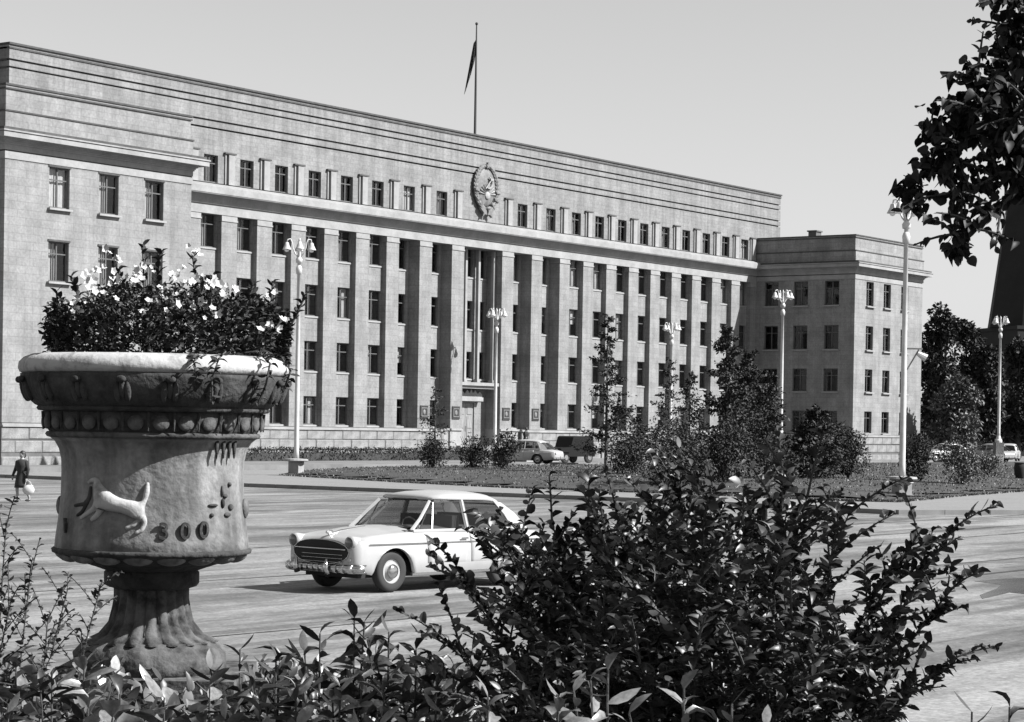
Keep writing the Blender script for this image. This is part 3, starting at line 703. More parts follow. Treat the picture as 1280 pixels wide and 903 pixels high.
# ------------------------------------------------------------------ cars
def car(name, loc, rz, paint, label, detail=True, group=None):
    t = thing(name, loc, label, 'car', group, rz)
    ip = lambda x, P_: float(np.interp(x, [p[0] for p in P_], [p[1] for p in P_]))
    Wp = [(-2.62, .62), (-2.55, .76), (-2.35, .84), (-1.8, .885), (-.8, .9), (.6, .9), (1.5, .885), (1.95, .85), (2.1, .82), (2.18, .74)]
    Sp = [(-2.62, .72), (-2.5, .86), (-2.2, .93), (-1.6, .97), (-.8, .985), (.3, .99), (1.2, .97), (1.8, .93), (2.05, .89), (2.18, .8)]
    Cp = [(-2.62, .7), (-2.5, .84), (-2.2, .95), (-1.7, 1.02), (-1.2, 1.03), (.5, 1.06), (.9, 1.06), (1.4, 1.03), (1.8, .97), (2.05, .89), (2.18, .76)]
    Bp = [(-2.62, .42), (-2.5, .34), (-2, .28), (1.6, .26), (2.05, .34), (2.18, .42)]
    xs = np.concatenate([np.linspace(-2.62, -2.3, 6), np.linspace(-2.2, 1.9, 83), np.linspace(1.95, 2.18, 6)])
    b = MB(); rows = []
    for x in xs:
        W, S, C, B = ip(x, Wp), ip(x, Sp), ip(x, Cp), ip(x, Bp)
        pr = [(W*.93, B), (W*.985, B+.06), (W, .5), (W*1.0, .62), (W*.99, .74), (W*.965, .82), (W*.955, .86), (W*.93, S-.045), (W*.88, S-.005), (W*.78, S+.0), (W*.66, S*.5+C*.5-.015), (W*.4, C-.01), (W*.15, C), (0, C+.004)]
        pr = [(y, max(z, B) if z < S else z) for y, z in pr]; pr = [(y, min(z, C+.004) if x > 1.8 or x < -2.2 else z) for y, z in pr]
        az = 0
        for xw in (1.35, -1.35):
            R_ = .43 if xw > 0 else .41
            if abs(x-xw) < R_: az = .30+math.sqrt(R_*R_-(x-xw)**2)*1.0
        if az: pr = [(y, max(z, az)) for y, z in pr]
        rows.append(pr)
    k = len(rows[0])
    for s in (1, -1):
        base = len(b.v)
        for x, pr in zip(xs, rows): b.v += [(x, s*y, z) for y, z in pr]
        for i in range(len(xs)-1):
            for j in range(k-1): q = base+i*k+j; b.f.append((q, q+1, q+k+1, q+k))
    n1 = len(xs)*k
    for i in (0, len(xs)-1): b.f.append(tuple([i*k+j for j in range(k)]+[n1+i*k+j for j in range(k-2, -1, -1)]))
    body = b.build('body', paint, t, smooth=True)
    for pg in list(body.data.polygons)[-2:]: pg.use_smooth = False
    body.data.update()
    # roof
    rf = MB(); rp = [(.30, 1.49, .56, 1.50), (.2, 1.50, .60, 1.565), (-.1, 1.49, .63, 1.605), (-.5, 1.48, .635, 1.615), (-.95, 1.47, .63, 1.60), (-1.22, 1.455, .61, 1.565), (-1.42, 1.42, .57, 1.50), (-1.52, 1.38, .54, 1.43)]
    NN = 10
    for x, ze, hw, zc in rp:
        for j in range(NN+1):
            u = -1+2*j/NN; rf.v.append((x-(.12 if x > .2 else 0)*abs(u)**2+(.06 if x < -1.2 else 0)*abs(u)**2, hw*math.sin(u*PI/2), ze+(zc-ze)*math.cos(u*PI/2)**.7 if abs(u) < 1 else ze))
    for i in range(len(rp)-1):
        for j in range(NN): q = i*(NN+1)+j; rf.f.append((q, q+1, q+NN+2, q+NN+1))
    r_ = rf.build('roof', paint, t, smooth=True); md = r_.modifiers.new('thick', 'SOLIDIFY'); md.thickness = .035; md.offset = 0
    pl = MB()
    for s in (1, -1):
        pl.tube([(.86, s*.74, .99), (.62, s*.70, 1.18), (.3, s*.60, 1.47)], [.035, .03, .03], 6)
        pl.tube([(-.42, s*.80, .97), (-.42, s*.635, 1.48)], .035, 6)
        # broad rear quarter
        pl.quad((-1.55, s*.80, .98), (-2.02, s*.72, .98), (-1.78, s*.63, 1.24), (-1.48, s*.585, 1.42)); pl.quad((-1.48, s*.585, 1.42), (-1.24, s*.62, 1.46), (-1.42, s*.72, 1.2), (-1.55, s*.80, .98))
        pl.tube([(.86, s*.78, .985), (-.4, s*.815, .985), (-1.56, s*.80, .98)], .03, 6)
    pl.build('pillars', paint, t)
    # glass
    q = MB(); Ng = 8
    for side, (xb, zb, hb, xt, zt, ht, bow) in {'f': (.88, 1.03, .70, .33, 1.485, .54, .2), 'r': (-2.0, 1.0, .66, -1.52, 1.39, .52, -.1)}.items():
        q = MB()
        for j in range(Ng):
            u, v = -1+2*j/Ng, -1+2*(j+1)/Ng
            q.quad((xb-bow*u*u, hb*u, zb), (xb-bow*v*v, hb*v, zb), (xt-bow*v*v, ht*v, zt), (xt-bow*u*u, ht*u, zt))
        o = q.build('windscreen' if side == 'f' else 'rear_window', M['carglass'], t, smooth=True)
        tr_ = MB(); tr_.tube([(xb-bow*u*u+.005, hb*u, zb) for u in np.linspace(-1, 1, 9)], .018, 5); tr_.tube([(xt-bow*u*u+.005, ht*u, zt) for u in np.linspace(-1, 1, 9)], .016, 5); tr_.build('gasket', M['dark'], o)
    for s in (1, -1):
        for poly in ([(.70, .765, 1.0), (-.37, .79, 1.0), (-.37, .64, 1.45), (.30, .62, 1.45)], [(-.47, .79, 1.0), (-1.53, .79, 1.0), (-1.42, .71, 1.22), (-1.24, .63, 1.43), (-.47, .64, 1.45)]):
            q = MB(); q.quad(*[(x, s*y, z) for x, y, z in poly]); o = q.build('side_window', M['carglass'], t)
            f_ = MB(); pp = [(x, s*(y+.008), z) for x, y, z in poly]; f_.tube(pp+[pp[0]], .012, 5); f_.build('window_trim', M['chrome'], o)
        q = MB(); q.tube([(.42, s*.79, 1.0), (.26, s*.64, 1.44)], .012, 5); q.build('quarter_light_bar', M['chrome'], t)
    # underside and interior
    q = MB(); q.box(-2.3, 1.95, -.62, .62, .24, .5); q.box(-.9, .75, -.8, .8, .3, .45); q.build('underbody', M['dark'], t)
    q = MB(); q.box(.75, .95, -.7, .7, .7, 1.0); dash = q.build('dashboard', M['seat'], t)
    for x in (-.25, -1.15):
        q = MB(); q.box(x, x+.5, -.65, .65, .5, .72); q.box(x-.15, x+.02, -.62, .62, .6, 1.22); q.build('seat', M['seat'], t)
    q = MB(); q.tube([(.48+.05*math.cos(a), .35+.2*math.sin(a), 1.02+.18*math.cos(a)) for a in np.linspace(0, 2*PI, 17)], .013, 5); q.build('steering_wheel', M['carwhite'], t)
    # wheels
    for xw in (1.35, -1.35):
        for s in (1, -1):
            q = MB(); prf = [(.20, .075), (.27, .09), (.32, .08), (.34, .05), (.345, 0), (.34, -.05), (.32, -.08), (.27, -.09), (.2, -.075)]
            for r__, y in prf:
                for j in range(28): a = 2*PI*j/28; q.v.append((r__*math.cos(a), y, r__*math.sin(a)))
            for i in range(len(prf)-1):
                for j in range(28): a = i*28+j; c = i*28+(j+1) % 28; q.f.append((a, c, c+28, a+28))
            wh = q.build('wheel', M['rubber'], t, (xw, s*.73, .345), smooth=True)
            q = MB(); rp2 = [(.225, .06), (.215, .075), (.17, .05), (.13, .055), (.12, .085), (.06, .11), (0.001, .115)]
            for r__, y in rp2:
                for j in range(28): a = 2*PI*j/28; q.v.append((r__*math.cos(a), s*y, r__*math.sin(a)))
            for i in range(len(rp2)-1):
                for j in range(28): a = i*28+j; c = i*28+(j+1) % 28; q.f.append((a, c, c+28, a+28))
            q.build('rim', M['carwhite'] if detail else paint, wh, smooth=True)
            q = MB(); q.lathe([(.12, 0), (.11, .03), (.07, .05), (0, .055)], 20)
            hc = q.build('hubcap', M['chrome'], wh, (0, s*.082, 0), smooth=True); hc.rotation_euler = (-s*PI/2, 0, 0)
    # wells
    q = MB()
    for xw in (1.35, -1.35):
        for s in (1, -1): q.box(xw-.42, xw+.42, s*.6-.03, s*.6+.03, .3, .9)
    q.build('wheel_well', M['dark'], t)
    # front: grille mouth (oversized and dark to paint in the nose shade), bars, headlights, bumper
    q = MB(); ov = []
    for j in range(24):
        a = 2*PI*j/24; y = .66*math.copysign(abs(math.cos(a))**.9, math.cos(a)); z = .66+.20*math.copysign(abs(math.sin(a))**.9, math.sin(a)); ov.append((y, z))
    q.v += [(2.205-.06*abs(y)**2.2, y, z) for y, z in ov]+[(2.0, y*.9, z) for y, z in ov]
    q.f.append(tuple(range(24))); q.f += [(j, (j+1) % 24, 24+(j+1) % 24, 24+j) for j in range(24)]
    gr = q.build('grille', M['dark'], t)
    q = MB(); loop = [(2.21-.06*abs(y)**2.2, y, z) for y, z in ov]; q.tube(loop+[loop[0]], .008, 6)
    for z in (.50, .56, .62): q.tube([(2.212-.06*abs(y)**2.2, y, z) for y in np.linspace(-.52, .52, 7)], .006, 4)
    q.tube([(2.225-.06*abs(y)**2.2, y, .71) for y in np.linspace(-.6, .6, 9)], .014, 5)
    q.build('grille_bars', M['chrome'] if detail else M['dark'], gr, smooth=True)
    for s in (1, -1):
        q = MB(); q.tube([(1.9, s*.67, .815), (2.12, s*.67, .82), (2.19, s*.67, .82)], [.09, .112, .108], 16); hl = q.build('headlight', paint, t, smooth=True)
        q = MB(); q.ball((2.185, s*.67, .82), (.03, .092, .092), 14, 8); q.build('lens', M['lensglass'], hl, smooth=True)
        q = MB(); q.tube([(2.05, s*.68, .545), (2.19, s*.68, .545)], [.05, .042], 10); q.build('indicator', M['lamp'], t, smooth=True)
        q = MB(); q.ball((-2.56, s*.66, .7), (.06, .06, .09)); q.build('tail_light', M['plaque'], t)
    for xe, dr_ in ((2.36, 1), (-2.78, -1)):
        q = MB(); pts = [(xe-dr_*(.30*abs(u)**5), .93*u) for u in np.linspace(-1, 1, 15)]
        for (x0, y0), (x1, y1) in zip(pts[:-1], pts[1:]):
            for (za, da), (zb_, db) in (((.33, -.03), (.36, .02)), ((.36, .02), (.44, .03)), ((.44, .03), (.475, -.02))):
                q.quad((x0+dr_*da, y0, za), (x1+dr_*da, y1, za), (x1+dr_*db, y1, zb_), (x0+dr_*db, y0, zb_))
        for s in (-.36, .36): q.tube([(xe+dr_*.01, s, .32), (xe+dr_*.05, s, .42), (xe+dr_*.03, s, .56)], [.05, .05, .02], 8)
        bm_ = q.build('bumper', M['chrome'] if detail else M['lampdark'], t, smooth=True, fix=False)
        md = bm_.modifiers.new('thick', 'SOLIDIFY'); md.thickness = .02
    # doors, handles, side strip
    for s in (1, -1):
        for x0, x1 in ((-.40, .62), (-1.12, -.42)):
            q = MB(); NX = 8; zs_ = [.36, .5, .62, .74, .82, .86, .935]; yo = {.36: .968, .5: 1., .62: 1., .74: .99, .82: .965, .86: .955, .935: .93}
            for i in range(NX+1):
                x = x0+.008+(x1-x0-.016)*i/NX; W = ip(x, Wp)
                for z in zs_:
                    cut = 0
                    if x < -.95 and z < .7: pass
                    q.v.append((x, s*(W*yo[z]+.006), z))
            kk = len(zs_)
            for i in range(NX):
                for j in range(kk-1):
                    xm = x0+(x1-x0)*(i+.5)/NX
                    if xm < -.93 and zs_[j] < .7: continue
                    a = i*kk+j; q.f.append((a, a+1, a+kk+1, a+kk))
            dr2 = q.build('door', paint, t, smooth=True, fix=False); md = dr2.modifiers.new('thick', 'SOLIDIFY'); md.thickness = .004
            q = MB(); W = ip(x0+.1, Wp); q.tube([(x0+.06, s*(W*.97+.03), .85), (x0+.22, s*(W*.97+.03), .85)], .012, 5); q.build('handle', M['chrome'], dr2)
        q = MB(); q.tube([(x, s*(ip(x, Wp)*.99+.004), .79+.0*x) for x in np.linspace(1.9, -2.3, 20)], .011, 4); q.build('side_strip', M['chrome'] if detail else paint, t)
        q = MB(); q.tube([(x, s*(ip(x, Wp)*.96), .285) for x in np.linspace(.95, -.9, 8)], .03, 6); q.build('sill_trim', M['chrome'] if detail else paint, t)
    q = MB(); q.tube([(1.2, 0, 1.05), (1.75, 0, .985), (2.02, 0, .93)], [.008, .02, .012], 6); q.ball((2.0, 0, .97), (.09, .02, .035)); q.build('hood_ornament', M['chrome'], t)
    q = MB(); q.tube([(.9, .3, 1.07), (.62, .05, 1.26)], .008, 4); q.tube([(.9, -.2, 1.07), (.66, -.42, 1.22)], .008, 4); q.build('wiper', M['dark'], t)
    return t
hd = Vector((-.992, .127, 0)).normalized(); rzc = math.atan2(hd.y, hd.x)
car('saloon_car', (-106.08, -75.95, GZ+.004), rzc, M['carwhite'], 'cream rounded saloon car driving left past the foreground shrub')
def far_car(x, y, d, rz, paint, lab):
    p = px(x, y, d); return car('parked_car', (p.x, p.y, GZ+.354), rz, paint, lab, False, 'cars parked before the building')
p1 = px(654, 585, 146)
c1 = car('parked_car', (p1.x, p1.y, GZ+.354), PI-YAW-.42, M['carwhite'], 'white round backed car parked behind the lawn near the entrance', False, 'cars parked before the building')
far_car(845, 590, 158, 2.9, M['cargrey'], 'grey car parked behind the young trees')
far_car(1180, 560, 190, 2.6, M['carwhite'], 'pale car parked between the bushes right of the wing')
far_car(1262, 562, 205, .3, M['carwhite'], 'pale car parked under the church, at the right edge')
far_car(1212, 558, 215, 2.2, M['carwhite'], 'pale car half hidden behind the last two bushes')
far_car(1236, 560, 196, 1.2, M['cargrey'], 'grey car seen over the small pale bush')
far_car(905, 582, 172, 2.7, M['carwhite'], 'pale car glimpsed behind the dense conifer')
# boxy black car
p2 = px(712, 585, 153)
sv = thing('parked_jeep', (p2.x, p2.y, GZ+.354), 'boxy black car with a tall cab parked beside the white one', 'car', None, PI*.5-YAW+PI*.75)
q = MB(); q.prism([(-1.6, .45), (1.75, .45), (1.85, .6), (1.85, 1.02), (.75, 1.1), (-1.7, 1.1), (-1.75, .7)], -.85, .85); q.build('body', M['carblack'], sv)
q = MB(); q.prism([(-1.62, 1.1), (.7, 1.1), (.45, 1.78), (.3, 1.86), (-1.4, 1.86), (-1.55, 1.78)], -.76, .76); q.build('cab', M['carblack'], sv)
for s in (-1, 1):
    for x0 in (-1.4, -.45):
        q = MB(); q.quad((x0, s*.765, 1.2), (x0+.8, s*.765, 1.2), (x0+.75, s*.765, 1.65), (x0, s*.765, 1.65)); q.build('side_window', M['carglass'], sv)
    q = MB(); q.box(.95, 1.85, s*.85-.1, s*.85+.1, .75, .98); q.build('mudguard', M['carblack'], sv)
    q = MB(); q.ball((1.88, s*.55, .85), (.05, .12, .12)); q.build('headlight', M['lamp'], sv)
    q = MB(); q.box(-1.7, -1.66, s*.4-.22, s*.4+.22, 1.3, 1.6); q.build('rear_window', M['glow'], sv)
    for x0 in (-1.1, 1.25):
        q = MB()
        q.tube([(x0, s*.62, .38), (x0, s*.66, .38), (x0, s*.8, .38), (x0, s*.84, .38)], [.3, .38, .38, .3], 20); wh = q.build('wheel', M['rubber'], sv)
        q = MB(); q.tube([(x0, s*.84, .38), (x0, s*.87, .38)], .18, 14); q.build('hubcap', M['lampdark'], wh)

# ------------------------------------------------------------------ people
def person(name, loc, rz, label, pose, coat, bag=True):
    t = thing(name, loc, label, 'person', None, rz)
    me = bpy.data.meshes.new('body')
    J = pose['J']; E = pose['E']; me.from_pydata([j[:3] for j in J], E, [])
    me.materials.append(M['skin']); b_ = link('body', me, t)
    md = b_.modifiers.new('skin', 'SKIN'); md.use_smooth_shade = True
    sv_ = me.skin_vertices[0].data
    for i, j in enumerate(J): sv_[i].radius = (j[3], j[4] if len(j) > 4 else j[3]); sv_[i].use_root = (i == 0)
    s2 = b_.modifiers.new('sub', 'SUBSURF'); s2.levels = 2; s2.render_levels = 2
    q = MB(); q.ball((.0, 0, 1.58), (.095, .085, .12), 16, 12); q.ball((.1, 0, 1.565), (.02, .015, .02)); 
    for s in (-1, 1): q.ball((.0, s*.085, 1.57), (.02, .012, .03)); q.ball((.083, s*.03, 1.59), (.012, .012, .01))
    q.build('head', M['skin'], t, smooth=True)
    q = MB(); q.ball((-.02, 0, 1.61), (.105, .1, .115), 16, 12); q.ball((-.08, 0, 1.56), (.06, .08, .09)); q.build('hair', M['hair'], t, smooth=True)
    # coat: lathe-like shell with a flared skirt
    q = MB(); q.lathe([(.05, 1.44), (.12, 1.42), (.19, 1.36), (.2, 1.2), (.155, 1.02), (.19, .85), (.225, .62), (.24, .5), (.2, .5)], 20, mod=lambda a, z: 1+.25*abs(math.sin(a))*(z > 1.1)+.03*math.sin(6*a)*(z < .9)); q.build('coat', coat, t, smooth=True)
    for s in (-1, 1):
        e = pose['arm'][0 if s < 0 else 1]; q = MB(); q.tube([(0, s*.21, 1.38), e[0], e[1]], [.065, .055, .04], 10); q.build('sleeve', coat, t, smooth=True)
        h = Vector(e[1]); q = MB(); q.ball(h+Vector((0, 0, -.05)), (.035, .018, .05))
        for k in range(4): q.tube([h+Vector((-.024+.016*k, 0, -.08)), h+Vector((-.02+.016*k, .004, -.115)), h+Vector((-.015+.014*k, .012*-s, -.14+.006*abs(k-1.5)))], [.009, .008, .006], 5)
        q.tube([h+Vector((.03, 0, -.04)), h+Vector((.045, 0, -.08))], [.01, .007], 5); q.build('hand', M['skin'], t, smooth=True)
        lg = pose['leg'][0 if s < 0 else 1]; q = MB(); q.ball(Vector(lg)+Vector((.05, 0, .035)), (.12, .04, .04)); q.build('shoe', M['coat'], t, smooth=True)
    return t
poseA = dict(J=[(0, 0, .95, .13, .15), (0, 0, 1.15, .12, .14), (0, 0, 1.36, .12, .17), (0, 0, 1.46, .05), (0, 0, 1.56, .06),
                (.03, -.1, .88, .09), (.12, -.1, .5, .06), (.08, -.1, .1, .04), (.17, -.1, .04, .035),
                (-.03, .1, .88, .09), (-.08, .1, .5, .06), (-.24, .1, .14, .04), (-.18, .1, .04, .035)],
             E=[(0, 1), (1, 2), (2, 3), (3, 4), (0, 5), (5, 6), (6, 7), (7, 8), (0, 9), (9, 10), (10, 11), (11, 12)],
             arm=[((.06, -.27, 1.1), (.18, -.26, .88)), ((-.04, .27, 1.1), (.02, .28, .82))], leg=[(.1, -.1, .02), (-.22, .1, .05)])
p3 = gp(27, 629); per = person('person', (p3.x, p3.y, GZ+.004), math.atan2(-Fh.y, -Fh.x)-.7, 'woman in a dark coat walking on the square with a white bag', poseA, M['coat'])
# the bag she holds is a thing of its own, hanging by her right side
side = Vector((math.cos(per.rotation_euler.z), math.sin(per.rotation_euler.z), 0)); lft = Vector((-side.y, side.x, 0))
bp_ = Vector((p3.x, p3.y, GZ))+side*.02+lft*.28
bg_ = thing('bag', (bp_.x, bp_.y, GZ+.3), 'white cloth bag in the hand of the walking woman', 'bag', None, -YAW)
q = MB(); q.ball((.06, 0, .14), (.2, .1, .17), 14, 9); q.box(-.08, .2, -.05, .05, .18, .3); q.build('sack', M['bag'], bg_, smooth=True)
q = MB(); q.tube([(-.06, 0, .28), (-.02, 0, .42), (.04, 0, .44), (.12, 0, .4), (.16, 0, .28)], .012, 6); q.build('strap', M['bag'], bg_)
p4 = px(657, 560, 157); poseB = dict(poseA)
person('person', (p4.x, p4.y, -.2), 2.0, 'dark clothed person at the foot of the entrance steps behind the white car', poseB, M['coat'])
q = MB(); q.box(p4.x-2, p4.x+2, p4.y-1.5, p4.y+1.5, GZ, -.2); q.build('stone_landing', M['trim'], kind='structure')

# ------------------------------------------------------------------ trees and bushes
def crown_points(blobs, n, hollow=.55):
    wts = np.array([b[3]*b[4]*b[5] for b in blobs]); ks = rng.choice(len(blobs), n, p=wts/wts.sum())
    B_ = np.array(blobs)[ks]; d = rng.normal(0, 1, (n, 3)); d /= np.linalg.norm(d, axis=1, keepdims=True)
    r_ = (hollow+(1-hollow)*rng.random((n, 1))**.6); P_ = B_[:, :3]+d*B_[:, 3:6]*r_
    dd = d+rng.normal(0, .6, (n, 3)); return P_, dd
def bush(loc, w_, h, label, name='bush', n=1800, ls=.16, m_=None, group='bushes on the lawn', kind='oval'):
    t = thing(name, loc, label, 'bush', group, 0)
    blobs = []
    for k in range(16):
        a = rng.uniform(0, 2*PI); r_ = rng.uniform(0, .32)*w_; z = rng.uniform(.18, .85)*h; s_ = rng.uniform(.16, .3)*w_*(1.1-.5*z/h)
        blobs.append((r_*math.cos(a), r_*math.sin(a), z, s_, s_, s_*rng.uniform(.8, 1.2)))
    P_, dd = crown_points(blobs, n); P_[:, 2] = np.clip(P_[:, 2], .03, None)
    mass('foliage', kind, P_, dd, rng.uniform(.7, 1.3, n)*ls, m_ or M['leafdark'], t)
    q = MB()
    for k in range(7):
        a = rng.uniform(0, 2*PI); q.tube([(0, 0, 0), (.12*w_*math.cos(a), .12*w_*math.sin(a), h*.4), (.3*w_*math.cos(a), .3*w_*math.sin(a), h*.8)], [.04, .03, .01], 5)
    q.build('stem', M['bark'], t); return t
def conifer(loc, h, r, label, n=2200, dens=1.0, base=.12, ls=.14, m_=None, name='young_larch', cat='tree', group='young trees on the lawn', sparse=True):
    t = thing(name, loc, label, cat, group, 0)
    q = MB(); q.tube([(0, 0, 0), (.03, .02, h*.5), (0, 0, h)], [.075*h/8+.02, .05*h/8+.01, .01], 7); q.build('trunk', M['bark'], t)
    P_ = []; D2 = []; br = MB(); nb = int(46*dens)
    for k in range(nb):
        z = h*(base+(1-base)*(k+rng.random())/nb); L = r*((1-(z/h-base)/(1-base))**.75)*rng.uniform(.5, 1.15)+.12; a = rng.uniform(0, 2*PI)
        dz = rng.uniform(-.05, .35)*L; e = np.array([L*math.cos(a), L*math.sin(a), dz]); s0 = np.array([0, 0, z])
        br.tube([tuple(s0), tuple(s0+e*.5+[0, 0, .04*L]), tuple(s0+e)], [.018, .012, .005], 4)
        m2 = int(n/nb*(.4+L/r))
        tt = rng.random(m2)**.7; pp = s0+np.outer(tt, e)+rng.normal(0, .10*(L+.3), (m2, 3))*[1, 1, .55]
        P_.append(pp); D2.append(np.tile(e/L, (m2, 1))+rng.normal(0, .8, (m2, 3)))
    br.build('limb', M['bark'], t)
    P_ = np.vstack(P_); D2 = np.vstack(D2); mass('foliage', 'oval', P_, D2, rng.uniform(.6, 1.3, len(P_))*ls, m_ or M['leafdark'], t)
    return t
def lz(p): return lawn_z(p.x, p.y)
def onlawn(x, y): p = gp(x, y, GZ+.4); return (p.x, p.y, lz(p)-.03)
conifer(onlawn(757, 592), 8.3, 1.55, 'tall young larch standing alone before the right half of the facade', n=3400, dens=1.3, ls=.17)
conifer(onlawn(906, 600), 7.2, 1.9, 'dense dark conifer hiding the corner of main block and right wing', n=5200, dens=1.6, ls=.19)
conifer(onlawn(936, 598), 6.2, 1.8, 'dark conifer in front of the shaded wing wall', n=4300, dens=1.5, ls=.19)
conifer(onlawn(835, 590), 6.2, 1.5, 'airy young tree just left of the dense conifer', n=1500, dens=1.1, ls=.16)
conifer(onlawn(861, 592), 5.4, 1.3, 'small tree between the airy tree and the dense conifer', n=1700, dens=1.1, ls=.16)
conifer(onlawn(543, 584), 4.6, 1.1, 'slim sapling rising left of the entrance', n=700, dens=.8, ls=.14)
conifer(onlawn(795, 590), 2.9, 1.4, 'low spreading sapling right of the tall larch', n=1700, dens=.9, ls=.16)
conifer(onlawn(958, 600), 5.2, 1.6, 'short conifer left of the slim lamp before the wing', n=2600, dens=1.2, ls=.18)
conifer(onlawn(1020, 600), 3.5, 2.0, 'broad dark conifer against the shaded wing wall', n=4000, dens=1.2, ls=.2)
for (x, y, w_, h, lab, nn) in ((540, 586, 2.3, 2.0, 'dark bush at the foot of the slim sapling', 1600), (590, 586, 2.3, 2.2, 'rounded dark bush left of the parked white car', 1900),
        (628, 588, 2.2, 2.1, 'bush overlapping the parked white car', 1700), (790, 594, 3.0, 1.9, 'low bush under the spreading sapling', 2200), (850, 604, 5.0, 2.4, 'wide dark bush before the conifers', 5000),
        (905, 604, 4.0, 2.6, 'high dark bush at the foot of the dense conifer', 4500), (1060, 599, 3.3, 2.8, 'large round bush at the corner of the right wing', 4500), (1022, 599, 3.6, 2.8, 'dark bush left of the large round one', 4500),
        (1151, 602, 2.2, 2.4, 'bush right behind the tallest street lamp', 2300), (1203, 604, 2.6, 2.3, 'bush between the tallest lamp and the parked pale car', 2300), (982, 604, 2.6, 1.6, 'low bush near the foot of the slim white lamp', 1500),
        (1235, 596, 2.2, 1.5, 'small pale bush near the right edge of the lawn', 900)):
    bush(onlawn(x, y), w_, h, lab, n=nn, ls=.13, m_=M['leafmid'] if 'pale' in lab else None)
# hedge strip under the main wall
hd_ = MB(); t = thing('hedge', (-20, -4.2, GZ+.35), 'low clipped hedge along the foot of the main facade', 'hedge')
q = MB(); q.box(-19, 14, -.4, .4, 0, .5); q.build('hedge_core', M['leafdark'], t)
N = 9000; PP = np.stack([rng.uniform(-20, 15, N), rng.uniform(-.55, .55, N), rng.uniform(.0, .85, N)], 1); mass('foliage', 'oval', PP, rng.normal(0, 1, (N, 3)), rng.uniform(.08, .2, N), M['leafdark'], t)
# far trees and the church
def tree(loc, h, w_, lab, n=6000, ls=.45, m_=None):
    t = thing('broadleaf_tree', loc, lab, 'tree', 'trees beyond the right wing')
    q = MB(); q.tube([(0, 0, 0), (.1, 0, h*.3), (0, .1, h*.7)], [.3, .22, .08], 8); q.build('trunk', M['bark'], t)
    q = MB()
    blobs = []
    for k in range(26):
        a = rng.uniform(0, 2*PI); z = rng.uniform(.12, .93); rr_ = .36*w_*math.sin(PI*min(1, z*.8+.18))*rng.uniform(.1, 1); s_ = rng.uniform(.1, .2)*w_
        c = (rr_*math.cos(a), rr_*math.sin(a), z*h); blobs.append((*c, s_, s_, s_)); q.tube([(0, 0, max(.1, z*h*.6)), c], [.08, .02], 5)
    q.build('limb', M['bark'], t)
    P_, dd = crown_points(blobs, n, .4); P_[:, 2] = np.clip(P_[:, 2], .1, None); mass('crown', 'oval', P_, dd, rng.uniform(.6, 1.3, n)*ls, m_ or M['leafdark'], t); return t
for (x, ytop, d, w_, lab, mm) in ((1180, 378, 212, 6.5, 'highest broadleaf tree, directly right of the wing', None), (1212, 398, 224, 6.5, 'broadleaf tree left of the church tower', None),
      (1236, 430, 215, 6.0, 'rounded tree at the foot of the church tower', None), (1275, 420, 222, 7.0, 'tree in front of the church at the right edge', None), (1165, 430, 232, 5.5, 'tree half hidden by the right wing', None), (1197, 470, 205, 7.0, 'low broad tree with paler leaves between wing and tower', M['leafmid'])):
    T = px(x, ytop, d); tree((T.x, T.y, GZ), T.z-GZ, w_, lab, m_=mm)
cp = px(1297, 500, 262); ch_ = thing('church', (cp.x, cp.y, GZ), 'dark brick gothic church tower with a steep spire at the right edge', 'church', None, -YAW+.25)
q = MB(); q.box(-5.6, 5.6, -5.6, 5.6, 0, 15)
q.build('tower', M['brick'], ch_)
q = MB(); q.box(-5.75, 5.75, -5.75, 5.75, 15, 15.4); q.box(-5.7, 5.7, -5.7, 5.7, 9, 9.4); q.build('string_course', M['brick'], ch_)
q = MB(); q.lathe([(6.3, 15.4), (6.2, 16), (0.05, 60)], 8); q.build('spire', M['brick'], ch_)
for s in ((-1, -1), (1, -1), (1, 1), (-1, 1)):
    q = MB(); q.box(s[0]*5.3-.5, s[0]*5.3+.5, s[1]*5.7-.4, s[1]*5.7+.4, 0, 14); q.build('buttress', M['brick'], ch_)
for k in (-1, 1):
    q = MB(); q.prism([(k*1.9-.7, 10.5), (k*1.9+.7, 10.5), (k*1.9+.7, 14.5), (k*1.9, 15.8), (k*1.9-.7, 14.5)], -5.7, -5.55); q.build('lancet_window', M['dark'], ch_)
q = MB(); q.box(4.8, 30, -7, 9, 0, 13); q.build('nave', M['brick'], ch_)
q = MB(); q.v += [(4.8, -7.3, 13), (30, -7.3, 13), (30, 9.3, 13), (4.8, 9.3, 13), (4.8, 1, 21), (30, 1, 21)]; q.f += [(0, 1, 5, 4), (3, 4, 5, 2), (0, 4, 3), (1, 2, 5)]; q.build('nave_roof', M['roof'], ch_)
# distant tree line closing the horizon beyond the place
N = 14000; xx = rng.uniform(120, 420, N); yy = rng.uniform(-30, 60, N)+(xx-120)*.1; hh = 6+2.5*np.sin(xx*.07)+1.5*np.sin(xx*.23+1)
PP = np.stack([xx, yy, GZ+rng.random(N)**.8*hh], 1)
o = mass('far_wood', 'oval', PP, rng.normal(0, 1, (N, 3)), rng.uniform(.8, 1.8, N), M['leafdark']); tag(o, 'far dark line of trees closing the street at the right', 'trees')
# litter bin at the right edge of the lawn
bn = onlawn(1275, 598); t = thing('litter_bin', bn, 'dark round litter bin on the lawn at the right edge', 'litter bin')
q = MB(); q.lathe([(.2, 0), (.24, .1), (.3, .25), (.34, .6), (.3, .82), (.26, .85), (.24, .8), (.22, .3)], 16); q.build('bowl', M['dark'], t, smooth=True)
q = MB(); q.lathe([(.3, .84), (.34, .87), (.3, .9), (.2, .9)], 16); q.build('lid', M['plaque'], t)

